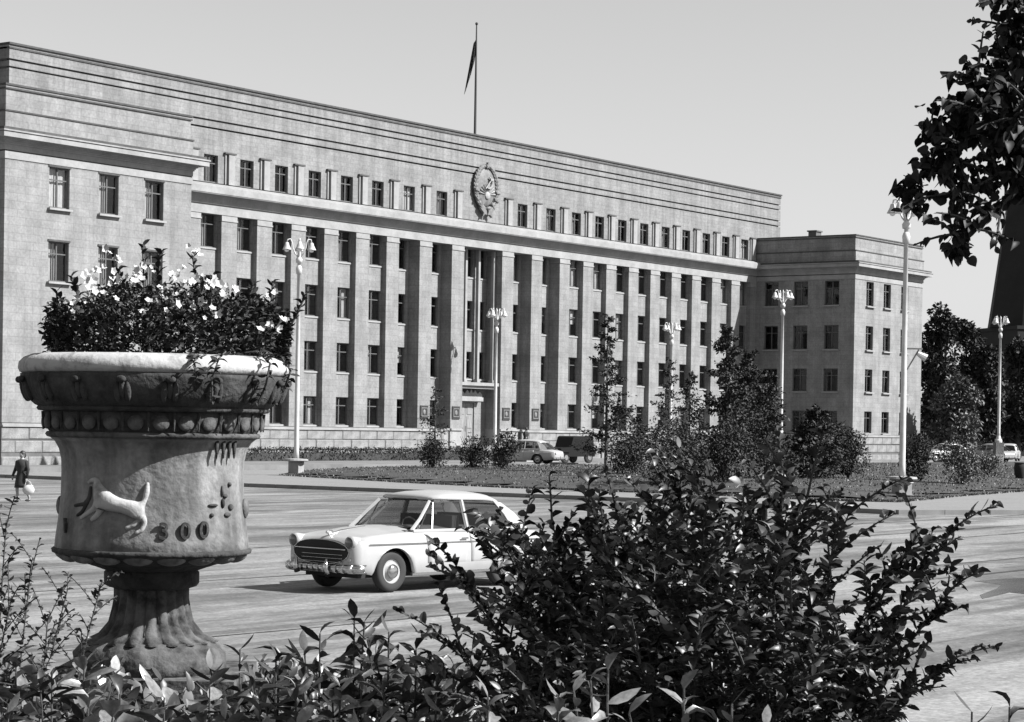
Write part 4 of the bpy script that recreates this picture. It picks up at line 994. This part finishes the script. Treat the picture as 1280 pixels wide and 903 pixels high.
# ------------------------------------------------------------------ the stone vase
S = 213.0; VD = 13.0
vc = px(190, 700, VD); V0 = Vector((vc.x, vc.y, 0)); zy = lambda y: CAM.z-(y-528)/S
ZB = zy(838)
vase = thing('stone_vase', (V0.x, V0.y, ZB), 'large weathered stone vase with relief and number 300 in the left foreground', 'vase', None, -YAW)
prof = lambda L: [(r_/S, zy(y)-ZB) for r_, y in L]
q = MB(); q.lathe(prof([(130, 462), (140, 448), (150, 446), (160, 450), (166, 456), (167, 463), (165, 468), (160, 470)][::-1]), 72); q.build('rim', M['urnpale'], vase, smooth=True)
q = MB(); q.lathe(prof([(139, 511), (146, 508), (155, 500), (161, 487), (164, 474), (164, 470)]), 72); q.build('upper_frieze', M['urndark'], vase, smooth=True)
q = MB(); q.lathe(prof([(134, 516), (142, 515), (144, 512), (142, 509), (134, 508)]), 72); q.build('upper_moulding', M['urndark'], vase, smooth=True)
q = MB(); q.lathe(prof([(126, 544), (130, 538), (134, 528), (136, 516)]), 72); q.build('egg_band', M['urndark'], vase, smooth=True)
q = MB(); q.lathe(prof([(124, 549), (131, 547), (133, 544), (131, 541), (124, 540)]), 72); q.build('lower_moulding', M['urnmid'], vase, smooth=True)
q = MB(); q.lathe(prof([(118, 686), (120, 684), (119, 672), (116, 650), (113, 620), (112.5, 590), (113, 575), (116, 562), (121, 553), (127, 548)]), 96); q.build('bowl', M['urn'], vase, smooth=True)
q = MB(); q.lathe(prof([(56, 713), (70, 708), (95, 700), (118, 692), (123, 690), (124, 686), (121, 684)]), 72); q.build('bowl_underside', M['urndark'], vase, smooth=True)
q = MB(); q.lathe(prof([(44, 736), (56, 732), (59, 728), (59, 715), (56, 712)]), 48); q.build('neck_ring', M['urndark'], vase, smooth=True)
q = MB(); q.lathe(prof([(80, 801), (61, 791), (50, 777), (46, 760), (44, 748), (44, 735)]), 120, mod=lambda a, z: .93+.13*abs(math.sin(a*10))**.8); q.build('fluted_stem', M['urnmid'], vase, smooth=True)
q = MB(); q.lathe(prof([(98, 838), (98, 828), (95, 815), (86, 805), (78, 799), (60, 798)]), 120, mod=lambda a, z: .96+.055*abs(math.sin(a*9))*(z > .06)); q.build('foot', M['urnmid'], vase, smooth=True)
q = MB(); q.box(-.62, .62, -.62, .62, TZ-.05-ZB, -.10); q.box(-.56, .56, -.56, .56, -.10, 0.002); q.build('base_slab', M['urnmid'], vase)
eg = MB(); eg.ball((0, 0, -.004), (.048, .018, .044), 12, 8); em_ = eg.mesh('egg', M['urnmid'], True)
dm = MB(); dm.tube([(0, 0, .055), (0, 0, -.05)], [.012, .004], 5); dm_ = dm.mesh('dart', M['urndark'])
for k in range(28):
    a = 2*PI*k/28; r_ = 134/S; o = link('egg', em_, vase, (r_*math.cos(a), r_*math.sin(a), zy(528)-ZB), a+PI/2)
    a += PI/28; r_ = 136/S; link('dart', dm_, vase, (r_*math.cos(a), r_*math.sin(a), zy(528)-ZB), a)
pt = MB()
for i in range(9):
    pass
pt.ball((0, 0, 0), (.088, .062, .036), 14, 8, Matrix.Rotation(.0, 3, 'X')); pt_ = pt.mesh('gadroon', M['urn'], True)
for k in range(17):
    a = 2*PI*(k+.02)/17-PI/2; r_ = 107/S; o = link('gadroon', pt_, vase, (r_*math.cos(a), r_*math.sin(a), zy(693.5)-ZB)); o.rotation_euler = (-.36, 0, a+PI/2)
    o.rotation_euler = (Matrix.Rotation(a-PI/2, 3, 'Z') @ Matrix.Rotation(.28, 3, 'X')).to_euler()
# frieze acanthus leaves
ac = MB()
for u in (-.03, 0, .03): ac.ball((u, 0, -.01-abs(u)*.6), (.02, .02, .06), 8, 6)
ac.ball((0, -.01, .05), (.03, .02, .02)); ac_ = ac.mesh('acanthus', M['urndark'], True)
for k in range(18):
    a = 2*PI*k/18+.1; r_ = 161/S; o = link('acanthus', ac_, vase, (r_*math.cos(a), r_*math.sin(a), zy(487)-ZB)); o.rotation_euler = (Matrix.Rotation(a+PI/2, 3, 'Z') @ Matrix.Rotation(.35, 3, 'X')).to_euler()
# tassels hanging under the moulding
tas = MB(); tas.tube([(0, 0, .04), (0, 0, -.02), (.004, .004, -.075)], [.014, .012, .004], 6)
tas_ = tas.mesh('tassel', M['urndark'], True)
def onbowl(x, y, out=0.0):
    """vase-local place on the bowl face at the bearing of column x, height y"""
    rr_ = np.interp(y, [548, 562, 590, 620, 650, 672, 684], [127, 116, 112.5, 113, 116, 119, 120]); sn = max(-.985, min(.985, (x-190)/rr_)); a = math.asin(sn)
    r2 = rr_/S+out; return Vector((r2*math.sin(a), -r2*math.cos(a), zy(y)-ZB)), a
for x in (279, 286, 292, 297):
    p, a = onbowl(x, 555, .006); link('tassel', tas_, vase, p, a)
# figures 3 0 0 and the worn stroke on the left, raised on the bowl
def glyph(chx, x, y, size):
    cu = bpy.data.curves.new('digit', 'FONT'); cu.body = chx; cu.size = size; cu.extrude = .007; cu.bevel_depth = .002; cu.align_x = 'CENTER'
    tmp = bpy.data.objects.new('digit', cu); COL.objects.link(tmp)
    dg = bpy.context.evaluated_depsgraph_get(); me = bpy.data.meshes.new_from_object(tmp.evaluated_get(dg)); bpy.data.objects.remove(tmp)
    me.materials.clear(); me.materials.append(M['urnmid']); 
    p, a = onbowl(x, y, .004); o = link('digit', me, vase, p); o.rotation_euler = (Matrix.Rotation(a, 3, 'Z') @ Matrix.Rotation(PI/2+.06, 3, 'X')).to_euler(); return o
glyph('3', 222, 668, .135); glyph('0', 246, 668, .135); glyph('0', 266, 667, .135); glyph('I', 97, 664, .12)
# galloping beast relief (continuous)
def relief(name, chain, m_):
    """chain: list of polylines of (x, y, radius px); the first is the trunk"""
    vs = []; es = []; rad = []
    for ln in chain:
        st_ = None
        for i, (x, y, r_) in enumerate(ln):
            if isinstance(x, int) and y is None: st_ = x; continue
            p, a = onbowl(x, y, .002); vs.append(tuple(p)); rad.append(r_/S); k = len(vs)-1
            if st_ is not None: es.append((st_, k))
            st_ = k
    me = bpy.data.meshes.new(name); me.from_pydata(vs, es, []); me.materials.append(m_); o = link(name, me, vase)
    md = o.modifiers.new('skin', 'SKIN'); md.use_smooth_shade = True
    for i, r_ in enumerate(rad): me.skin_vertices[0].data[i].radius = (r_, r_); me.skin_vertices[0].data[i].use_root = (i == 2)
    s2 = o.modifiers.new('sub', 'SUBSURF'); s2.levels = 2; s2.render_levels = 2; return o
relief('beast_relief', [[(138, 598, 4), (141, 608, 6.5), (148, 622, 11), (162, 628, 10), (178, 630, 9), (189, 634, 10)],
    [(2, None, 0), (136, 634, 4), (126, 640, 3), (118, 646, 2.5)], [(2, None, 0), (142, 640, 4), (132, 648, 3)], [(0, None, 0), (131, 600, 3), (127, 603, 2)],
    [(5, None, 0), (193, 645, 4), (186, 652, 3), (176, 656, 3)], [(5, None, 0), (200, 648, 3.5), (196, 658, 3), (188, 662, 2.5)], [(5, None, 0), (198, 624, 3), (201, 612, 4), (202, 600, 2)]], M['urnpale'])
q = MB()
for (x, y, rx, rz_) in ((291, 603, 3, 3), (284, 611, 2, 7), (287, 617, 4, 3), (275, 628, 8, 2), (293, 631, 5, 4), (290, 640, 6, 3), (274, 640, 3, 2.5), (285, 626, 3, 6)):
    p, a = onbowl(x, y, .004); q.ball(p, (rx/S, .014, rz_/S), 10, 7, Matrix.Rotation(a, 3, 'Z'))
q.build('worn_relief', M['urnmid'], vase, smooth=True)
relief('branch_relief', [[(108, 631, 2), (117, 629, 2.5), (126, 628, 3), (130, 618, 3), (131, 606, 2)], [(2, None, 0), (120, 638, 2.5), (112, 643, 2)]], M['urndark'])
for s in (-1, 1):
    q = MB(); q.ball((s*115/S, 0, zy(634)-ZB), (.025, .06, .06), 12, 8); q.build('side_boss', M['urn'], vase, smooth=True)
# soil in the vase and the flowers
q = MB(); q.lathe([(.02, 0), (.64, 0), (.6, .04), (.02, .06)], 32); q.build('soil', M['soil'], vase, (0, 0, zy(456)-ZB))
fl_ = thing('petunia_plant', (V0.x, V0.y, zy(448)), 'white flowering bush of petunias overflowing the stone vase', 'plant', None, -YAW)
env = [(-130, 62, 60), (-105, 90, 50), (-75, 78, 60), (-50, 88, 70), (-20, 100, 80), (15, 88, 75), (50, 92, 70), (85, 78, 65), (115, 75, 60), (150, 66, 55), (172, 62, 35)]
PP = []; DD = []
for i in range(9000):
    u = rng.uniform(-128, 165); hmax = np.interp(u, [-130, -120, -95, -60, -20, 20, 55, 90, 120, 150, 168], [36, 70, 60, 88, 95, 84, 96, 76, 76, 60, 45])
    yb = math.sqrt(max(0, 1-(u/150)**2))*110; v = rng.uniform(-yb, yb)
    z = (rng.random()**.75)*hmax*(1-.25*(v/120)**2)+rng.normal(0, 5); PP.append((u/S, v/S, z/S)); DD.append((u/150+rng.normal(0, .7), v/150+rng.normal(0, .7), .5+rng.normal(0, .5)))
mass('foliage', 'oval', PP, DD, rng.uniform(.018, .05, len(PP)), M['leafdark'], fl_)
stems = MB(); LV = []
def sprig(pts, nl, ls=.05, m_=None):
    pts = [Vector(p) for p in pts]; stems.tube([Vector((0, 0, -.02))]+pts, .006, 4)
    for i in range(nl):
        t = (i+.5)/nl*(len(pts)-1); k = min(int(t), len(pts)-2); p = pts[k].lerp(pts[k+1], t-k); d = (pts[k+1]-pts[k]).normalized()
        a = i*2.4; side_ = Vector((math.cos(a), math.sin(a), .4)); dr_ = d*.6+side_
        leaf_obj('oval', m_ or M['leafdark'], p, dr_, ls*random.uniform(.8, 1.25), random.uniform(-.6, .6), fl_)
pxl = lambda x, y, v=0: ((x-190)/S, v/S, (448-y)/S)
for pts in ([pxl(178, 400), pxl(175, 350), pxl(173, 306)], [pxl(195, 400), pxl(193, 350), pxl(196, 316)], [pxl(120, 420, -30), pxl(105, 385, -40), pxl(92, 350, -40)], [pxl(80, 430), pxl(70, 400), pxl(66, 366)],
            [pxl(245, 400, -20), pxl(245, 360, -25), pxl(240, 322, -30)], [pxl(255, 400), pxl(258, 370), pxl(262, 345)], [pxl(340, 430), pxl(362, 400), pxl(378, 365)], [pxl(320, 420), pxl(334, 385), pxl(336, 352)],
            [pxl(140, 400, 20), pxl(138, 370, 20), pxl(141, 338, 20)], [pxl(300, 410, -40), pxl(310, 380, -50), pxl(318, 358, -50)]):
    sprig(pts, 22, .06)
for pts in ([pxl(290, 440, -80), pxl(290, 452, -150), pxl(284, 475, -165), pxl(283, 505, -150)], [pxl(325, 440, -60), pxl(345, 455, -100), pxl(340, 480, -95), pxl(330, 505, -90)], [pxl(345, 440, 0), pxl(362, 462, -20), pxl(352, 490, -20)], [pxl(270, 440, -90), pxl(262, 455, -160), pxl(268, 480, -170)]):
    sprig(pts, 24, .055)
stems.build('stem', M['bark'], fl_)
pf = MB()
for k in range(5):
    a = 2*PI*k/5; pf.quad((0, 0, -.012), (.03*math.cos(a-.62), .03*math.sin(a-.62), .006), (.042*math.cos(a), .042*math.sin(a), .010), (.03*math.cos(a+.62), .03*math.sin(a+.62), .006))
pf.tube([(0, 0, -.045), (0, 0, -.01)], [.003, .012], 6); pf_ = pf.mesh('flower', M['petal'], True)
FP = [(136, 318), (143, 324), (130, 345), (148, 345), (153, 352), (175, 352), (182, 347), (186, 358), (239, 314), (246, 318), (252, 352), (262, 355), (268, 360), (272, 354), (233, 372), (243, 382), (247, 386), (262, 380), (268, 383), (215, 376), (118, 352), (122, 358), (105, 378), (112, 384), (118, 392), (160, 380), (210, 365), (205, 385), (290, 362), (300, 365), (345, 365), (330, 412), (340, 406), (350, 410), (356, 400), (225, 352), (230, 345), (190, 340), (178, 333), (168, 338), (240, 360), (155, 362), (140, 372), (98, 390), (283, 372), (276, 395), (222, 395)]
for i, (x, y) in enumerate(FP):
    for dx in (0, 1) if i % 3 else (0, 1, 2):
        xx_ = x+random.uniform(-6, 6)*(dx+.3); yy_ = y+random.uniform(-4, 8)*(dx+.3); v = -116*math.sqrt(max(.05, 1-((xx_-190)/185)**2))*random.uniform(.5, 1.05) if y > 340 else -20
        o = link('flower', pf_, fl_, pxl(xx_, yy_, v)); o.rotation_euler = (random.uniform(.4, 1.5), random.uniform(-.4, .7), random.uniform(-.5, .9)); s_ = random.uniform(.38, .78); o.scale = (s_*random.uniform(.7, 1), s_, s_)

# ------------------------------------------------------------------ foreground planting
def place(x, y, d): return px(x, y, d)
def arc(a, c, bend, n=8):
    a, c = Vector(a), Vector(c); L = (c-a).length
    return [a.lerp(c, i/(n-1))+Vector((0, 0, bend*L*math.sin(PI*i/(n-1)))) for i in range(n)]
class Shrub:
    """branches with alternate leaves; nearest leaves are single parts, the rest one mass"""
    def __init__(s, name, base, label, cat, m_, kind, group=None):
        s.t = thing(name, base, label, cat, group); s.base = Vector(base); s.P = []; s.D = []; s.S = []; s.m = m_; s.kind = kind; s.stem = MB()
    def branch(s, pts, r0, leaf, gap, spread=.9, start=.25, droop=0.0, r1=.003):
        pts = [Vector(p)-s.base for p in pts]; s.stem.tube(pts, list(np.linspace(r0, r1, len(pts))), 5)
        L = sum((pts[i+1]-pts[i]).length for i in range(len(pts)-1)); n_ = max(2, int(L/gap)); side_a = random.uniform(0, 6)
        for i in range(n_):
            t_ = start+(1-start)*(i+random.random()*.5)/n_; f_ = t_*(len(pts)-1); k = min(int(f_), len(pts)-2); p = pts[k].lerp(pts[k+1], f_-k); d = (pts[k+1]-pts[k]).normalized()
            sd = d.cross(Vector((0, 0, 1))); sd = sd.normalized() if sd.length > .05 else Vector((1, 0, 0)); u_ = sd.cross(d)
            a = (i % 2)*PI+side_a*.1+random.uniform(-.7, .7); lat = sd*math.cos(a)+u_*math.sin(a)*.8
            dd = d*.55+lat*spread+Vector((0, 0, -droop))
            s.P.append(p); s.D.append(dd); s.S.append(leaf*random.uniform(.5, 1.25))
    def twiggy(s, pts, r0, leaf, gap, ntw, tl, **k):
        s.branch(pts, r0, leaf, gap, **k); V_ = [Vector(p) for p in pts]
        for i in range(ntw):
            f_ = (.25+.75*(i+random.random())/ntw)*(len(V_)-1); j = min(int(f_), len(V_)-2); p = V_[j].lerp(V_[j+1], f_-j); d = (V_[j+1]-V_[j]).normalized()
            a = random.uniform(0, 2*PI); e = d*.7+Rv*math.cos(a)*.8+Vector((0, 0, 1))*(.25+math.sin(a)*.5)+Fh*random.uniform(-.5, .5); L = tl*random.uniform(.5, 1.2)
            k2 = dict(k); k2['start'] = .1; s.branch(arc(p, p+e.normalized()*L, .06, 5), r0*.4, leaf, gap, **k2)
    def done(s, nparts=260, sizes=1.0):
        s.stem.build('stem', M['bark'], s.t); N_ = len(s.P)
        cam_l = CAM-s.base; idx = sorted(range(N_), key=lambda i: (s.P[i]-cam_l).length/s.S[i]*random.uniform(.95, 1.05))
        for i in idx[:nparts]: leaf_obj(s.kind, s.m, s.P[i], s.D[i], s.S[i]*sizes, random.uniform(-.8, .8), s.t)
        if N_ > nparts:
            r_ = idx[nparts:]; mass('foliage', s.kind, [tuple(s.P[i]) for i in r_], [tuple(s.D[i]) for i in r_], np.array([s.S[i] for i in r_])*sizes, s.m, s.t)
        return s.t
# the big shrub
base = place(860, 903, 9.4); base = (base.x, base.y, TZ)
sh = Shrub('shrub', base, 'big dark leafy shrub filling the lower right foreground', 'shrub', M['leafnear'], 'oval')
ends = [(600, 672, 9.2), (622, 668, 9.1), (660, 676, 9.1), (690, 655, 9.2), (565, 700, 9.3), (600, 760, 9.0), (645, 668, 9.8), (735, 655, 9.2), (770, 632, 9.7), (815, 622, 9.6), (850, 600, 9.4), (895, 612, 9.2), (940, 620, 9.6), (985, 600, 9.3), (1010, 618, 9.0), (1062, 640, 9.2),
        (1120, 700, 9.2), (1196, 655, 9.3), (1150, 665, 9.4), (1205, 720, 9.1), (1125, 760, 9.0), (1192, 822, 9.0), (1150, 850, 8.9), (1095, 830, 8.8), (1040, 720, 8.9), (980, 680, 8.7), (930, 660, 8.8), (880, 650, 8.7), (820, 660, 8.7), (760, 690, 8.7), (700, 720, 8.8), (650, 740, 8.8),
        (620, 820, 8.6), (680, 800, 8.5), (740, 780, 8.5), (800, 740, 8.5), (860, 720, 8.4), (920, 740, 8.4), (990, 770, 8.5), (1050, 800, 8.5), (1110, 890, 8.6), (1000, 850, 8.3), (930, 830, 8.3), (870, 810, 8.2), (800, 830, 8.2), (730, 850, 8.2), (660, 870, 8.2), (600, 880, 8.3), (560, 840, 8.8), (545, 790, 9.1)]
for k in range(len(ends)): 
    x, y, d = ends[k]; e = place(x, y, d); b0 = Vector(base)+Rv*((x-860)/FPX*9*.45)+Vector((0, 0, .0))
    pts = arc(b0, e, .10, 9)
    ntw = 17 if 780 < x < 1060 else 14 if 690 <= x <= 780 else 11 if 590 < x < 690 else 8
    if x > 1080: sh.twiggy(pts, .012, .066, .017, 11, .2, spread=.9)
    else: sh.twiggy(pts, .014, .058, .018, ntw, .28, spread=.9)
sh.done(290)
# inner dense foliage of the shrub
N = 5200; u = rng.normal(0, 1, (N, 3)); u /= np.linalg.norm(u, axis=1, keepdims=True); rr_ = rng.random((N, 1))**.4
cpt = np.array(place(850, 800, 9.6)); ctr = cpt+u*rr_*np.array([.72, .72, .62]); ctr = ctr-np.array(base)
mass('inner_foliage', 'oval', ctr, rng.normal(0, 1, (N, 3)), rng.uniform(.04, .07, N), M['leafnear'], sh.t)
# lance leaved plants along the bottom
def lance_plant(x, ytop, d, label, m_, n_lv=34, leaf=.15, splay=.35, stems=3, kind='lance', gap=None, name='garden_plant', group='broad leaved garden plants along the bottom'):
    top = place(x, ytop, d); b0 = Vector((top.x, top.y, TZ)); s = Shrub(name, b0, label, 'plant', m_, kind, group)
    for k in range(stems):
        a = 2*PI*k/stems+x; rr2 = splay*(0 if k == 0 else random.uniform(.4, 1))
        e = top+Rv*math.cos(a)*rr2+Fh*math.sin(a)*rr2*.6+Vector((0, 0, -random.uniform(0, .18)*(k > 0)))
        pts = arc(b0, e, .02, 7); s.stem.tube([p-b0 for p in pts], list(np.linspace(.009, .004, 7)), 5)
        per = n_lv//stems
        for i in range(per):
            t_ = .35+.65*i/(per-1); f_ = t_*6; j = min(int(f_), 5); p = pts[j].lerp(pts[j+1], f_-j)-b0; a2 = i*2.4+k; up = .15+.9*max(0, t_-.82)/.18
            s.P.append(p); s.D.append(Rv*math.cos(a2)+Fh*math.sin(a2)+Vector((0, 0, up))); s.S.append(leaf*random.uniform(.7, 1.15)*(1 if t_ < .9 else .75))
    return s.done(300)
plants = [(20, 828, 10.2, 'garden plant at the lower left corner', 'p', 40), (65, 850, 9.6, 'glossy plant just right of the lower left corner', 'n', 40), (105, 832, 10.4, 'pale plant left of the foot of the vase', 'p', 40), (150, 868, 9.2, 'dark plant before the slab of the vase', 'n', 36),
    (205, 872, 9.0, 'low plant in the middle of the vase slab', 'p', 30), (262, 858, 9.4, 'plant at the right corner of the vase slab', 'p', 34), (300, 812, 10.6, 'upright plant right of the foot of the vase', 'n', 34), (345, 822, 10.2, 'spiky rosette plant between vase and tall stems', 'n', 36),
    (400, 792, 10.4, 'tall plant with horizontal leaves below the car front', 'n', 34), (443, 772, 10.2, 'tallest thin stemmed plant below the car wheel', 'n', 38), (486, 790, 10.2, 'tall plant right of the thinnest stem', 'n', 36), (425, 858, 9.0, 'pale broad plant at the feet of the tall stems', 'p', 42),
    (370, 862, 9.1, 'pale plant right of the vase slab', 'p', 42), (520, 812, 9.8, 'dark plant at the left foot of the big shrub', 'n', 44), (325, 880, 8.7, 'low glossy plant at the bottom edge', 'p', 34), (480, 868, 8.8, 'pale leaved plant at the bottom below the car', 'p', 44),
    (545, 862, 8.8, 'plant in shade under the shrub edge', 'n', 44), (610, 872, 7.9, 'pale leaved plant before the shrub at its left', 'p', 36), (760, 838, 7.7, 'bright leaved plant before the middle of the shrub', 'p', 26), (700, 872, 7.7, 'bright leaved plant at the bottom left of the shrub middle', 'p', 30),
    (855, 862, 7.6, 'bright leaved plant at the bottom under the shrub middle', 'p', 26), (915, 880, 7.6, 'bright low plant under the right half of the shrub', 'p', 22), (1215, 890, 8.4, 'few leaves poking up at the bottom right', 'n', 16), (1262, 884, 8.4, 'leaves at the lower right corner', 'n', 16), (10, 880, 8.8, 'low dark plant on the bottom edge at far left', 'n', 30), (110, 886, 8.5, 'low pale plant on the bottom edge left of the slab', 'p', 30)]
for (x, y, d, lab, mk, nl) in plants:
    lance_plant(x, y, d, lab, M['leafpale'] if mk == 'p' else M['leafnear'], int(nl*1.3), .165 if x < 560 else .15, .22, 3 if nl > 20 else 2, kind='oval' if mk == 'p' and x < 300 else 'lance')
# dry weedy stems on the left
for i, (x, y, d, lab) in enumerate(((8, 650, 10.6, 'thin weed stem at the left edge reaching highest'), (40, 700, 10.3, 'thin branching weed near the left edge'), (85, 735, 10.6, 'straight thin weed left of the vase stem'), (128, 725, 10.9, 'slanting thin weed touching the vase stem'), (60, 770, 9.9, 'leafy weed among the left stems'), (15, 745, 9.9, 'bushy weed at the left edge'))):
    e = place(x, y, d); b0 = Vector((e.x, e.y, TZ))-Rv*random.uniform(.0, .25); s = Shrub('weed', b0, lab, 'plant', M['leafnear'], 'oval', 'thin weeds left of the vase')
    s.twiggy(arc(b0, e, .05, 9), .006, .042, .024, 11, .2, spread=1.0); s.done(200)
# ground cover filling the bed
N = 15000; PP = []; 
while len(PP) < N:
    r_ = rng.uniform(-3.4, 2.6); f_ = rng.uniform(6, 15)
    if r_ > 1.4 and f_ > 10: continue
    if abs(r_+2.11) < .62 and abs(f_-13) < .62: continue
    x, y = sf(r_, f_); PP.append((x, y, TZ+rng.random()**1.5*(.34+.1*math.sin(x*5)*math.cos(y*4))*min(1, (14.6-f_)/1.5 if f_ > 13 else 1)))
DD = rng.normal(0, .7, (N, 3)); DD[:, 2] = np.abs(DD[:, 2])+.3
o = mass('ground_cover', 'oval', PP[:9500], DD[:9500], rng.uniform(.05, .12, 9500), M['leafnear']); tag(o, 'low dark leafy ground cover over the flower bed', 'ground cover')
o = mass('ground_cover', 'lance', PP[9500:], DD[9500:], rng.uniform(.08, .16, N-9500), M['leafpale']); tag(o, 'pale long leaved ground cover scattered over the flower bed', 'ground cover')
# overhanging linden at the top right: trunk beyond the frame, branches hang into it
tb = Vector((CAM.x, CAM.y, TZ))+Rv*3.6+Fh*8.4
ln = Shrub('linden_tree', tb, 'linden tree whose leafy branch hangs in at the top right', 'tree', M['leafsil'], 'heart')
ln.stem.tube([Vector((0, 0, 0)), Vector((.05, 0, 1.6)), Vector((0, .1, 3.4)), Vector((.1, 0, 5.5))], [.17, .14, .11, .05], 12)
BR = [[(1420, 40, 8.4), (1300, 60, 8.2), (1240, 130, 8.1), (1160, 175, 8.0), (1130, 215, 8.0)], [(1420, 60, 8.4), (1310, 120, 8.2), (1240, 190, 8.1), (1180, 230, 8.0), (1128, 245, 8.0)],
      [(1420, 100, 8.4), (1330, 180, 8.2), (1240, 230, 8.1), (1185, 270, 8.0), (1150, 300, 8.0)], [(1400, 0, 8.4), (1300, -20, 8.2), (1250, 10, 8.1), (1225, 40, 8.1)], [(1400, -20, 8.3), (1290, 10, 8.0), (1240, 70, 8.0), (1205, 110, 8.0), (1165, 100, 8.0)],
      [(1420, 60, 8.2), (1320, 80, 7.9), (1260, 130, 7.9), (1215, 150, 7.9), (1150, 130, 7.9)], [(1400, 120, 8.2), (1320, 190, 8.0), (1280, 250, 8.0)], [(1400, 20, 8.2), (1330, 60, 8.0), (1270, 100, 8.0), (1230, 190, 8.0), (1180, 195, 8.0)], [(1400, -40, 8.3), (1290, -10, 8.1), (1215, 2, 8.0)], [(1400, 20, 8.3), (1290, 40, 8.1), (1235, 90, 8.0)]]
for bi, b_ in enumerate(BR):
    pts = [place(q[0]+48, q[1], q[2]) for q in b_]; s0 = tb+Vector((0, 0, 3.6))
    ln.twiggy([s0]+pts, .017, .038, .02, 24, .17, spread=.8, droop=.45, start=.12)
P_ = []; 
for (x, y, n_, sx, sz) in ((1275, 60, 330, .06, .13), (1280, 180, 150, .06, .1), (1240, 140, 150, .07, .05), (1190, 150, 110, .05, .045), (1175, 205, 90, .045, .035), (1250, 225, 70, .06, .04), (1200, 305, 36, .025, .03), (1285, 130, 110, .06, .15), (1165, 165, 34, .022, .022), (1140, 235, 44, .035, .025), (1140, 258, 16, .02, .02)):
    P_ += [tuple(place(x, y, 8.05)-tb+Vector(np.clip(rng.normal(0, 1, 3), -1.6, 1.6)*[sx, sx, sz])) for _ in range(n_)]
N = len(P_); dd = rng.normal(0, 1, (N, 3))
for i in range(N): ln.P.append(Vector(P_[i])); ln.D.append(Vector(dd[i])*.5+Vector((0, 0, -.6))); ln.S.append(random.uniform(.028, .044))
ln.done(290)
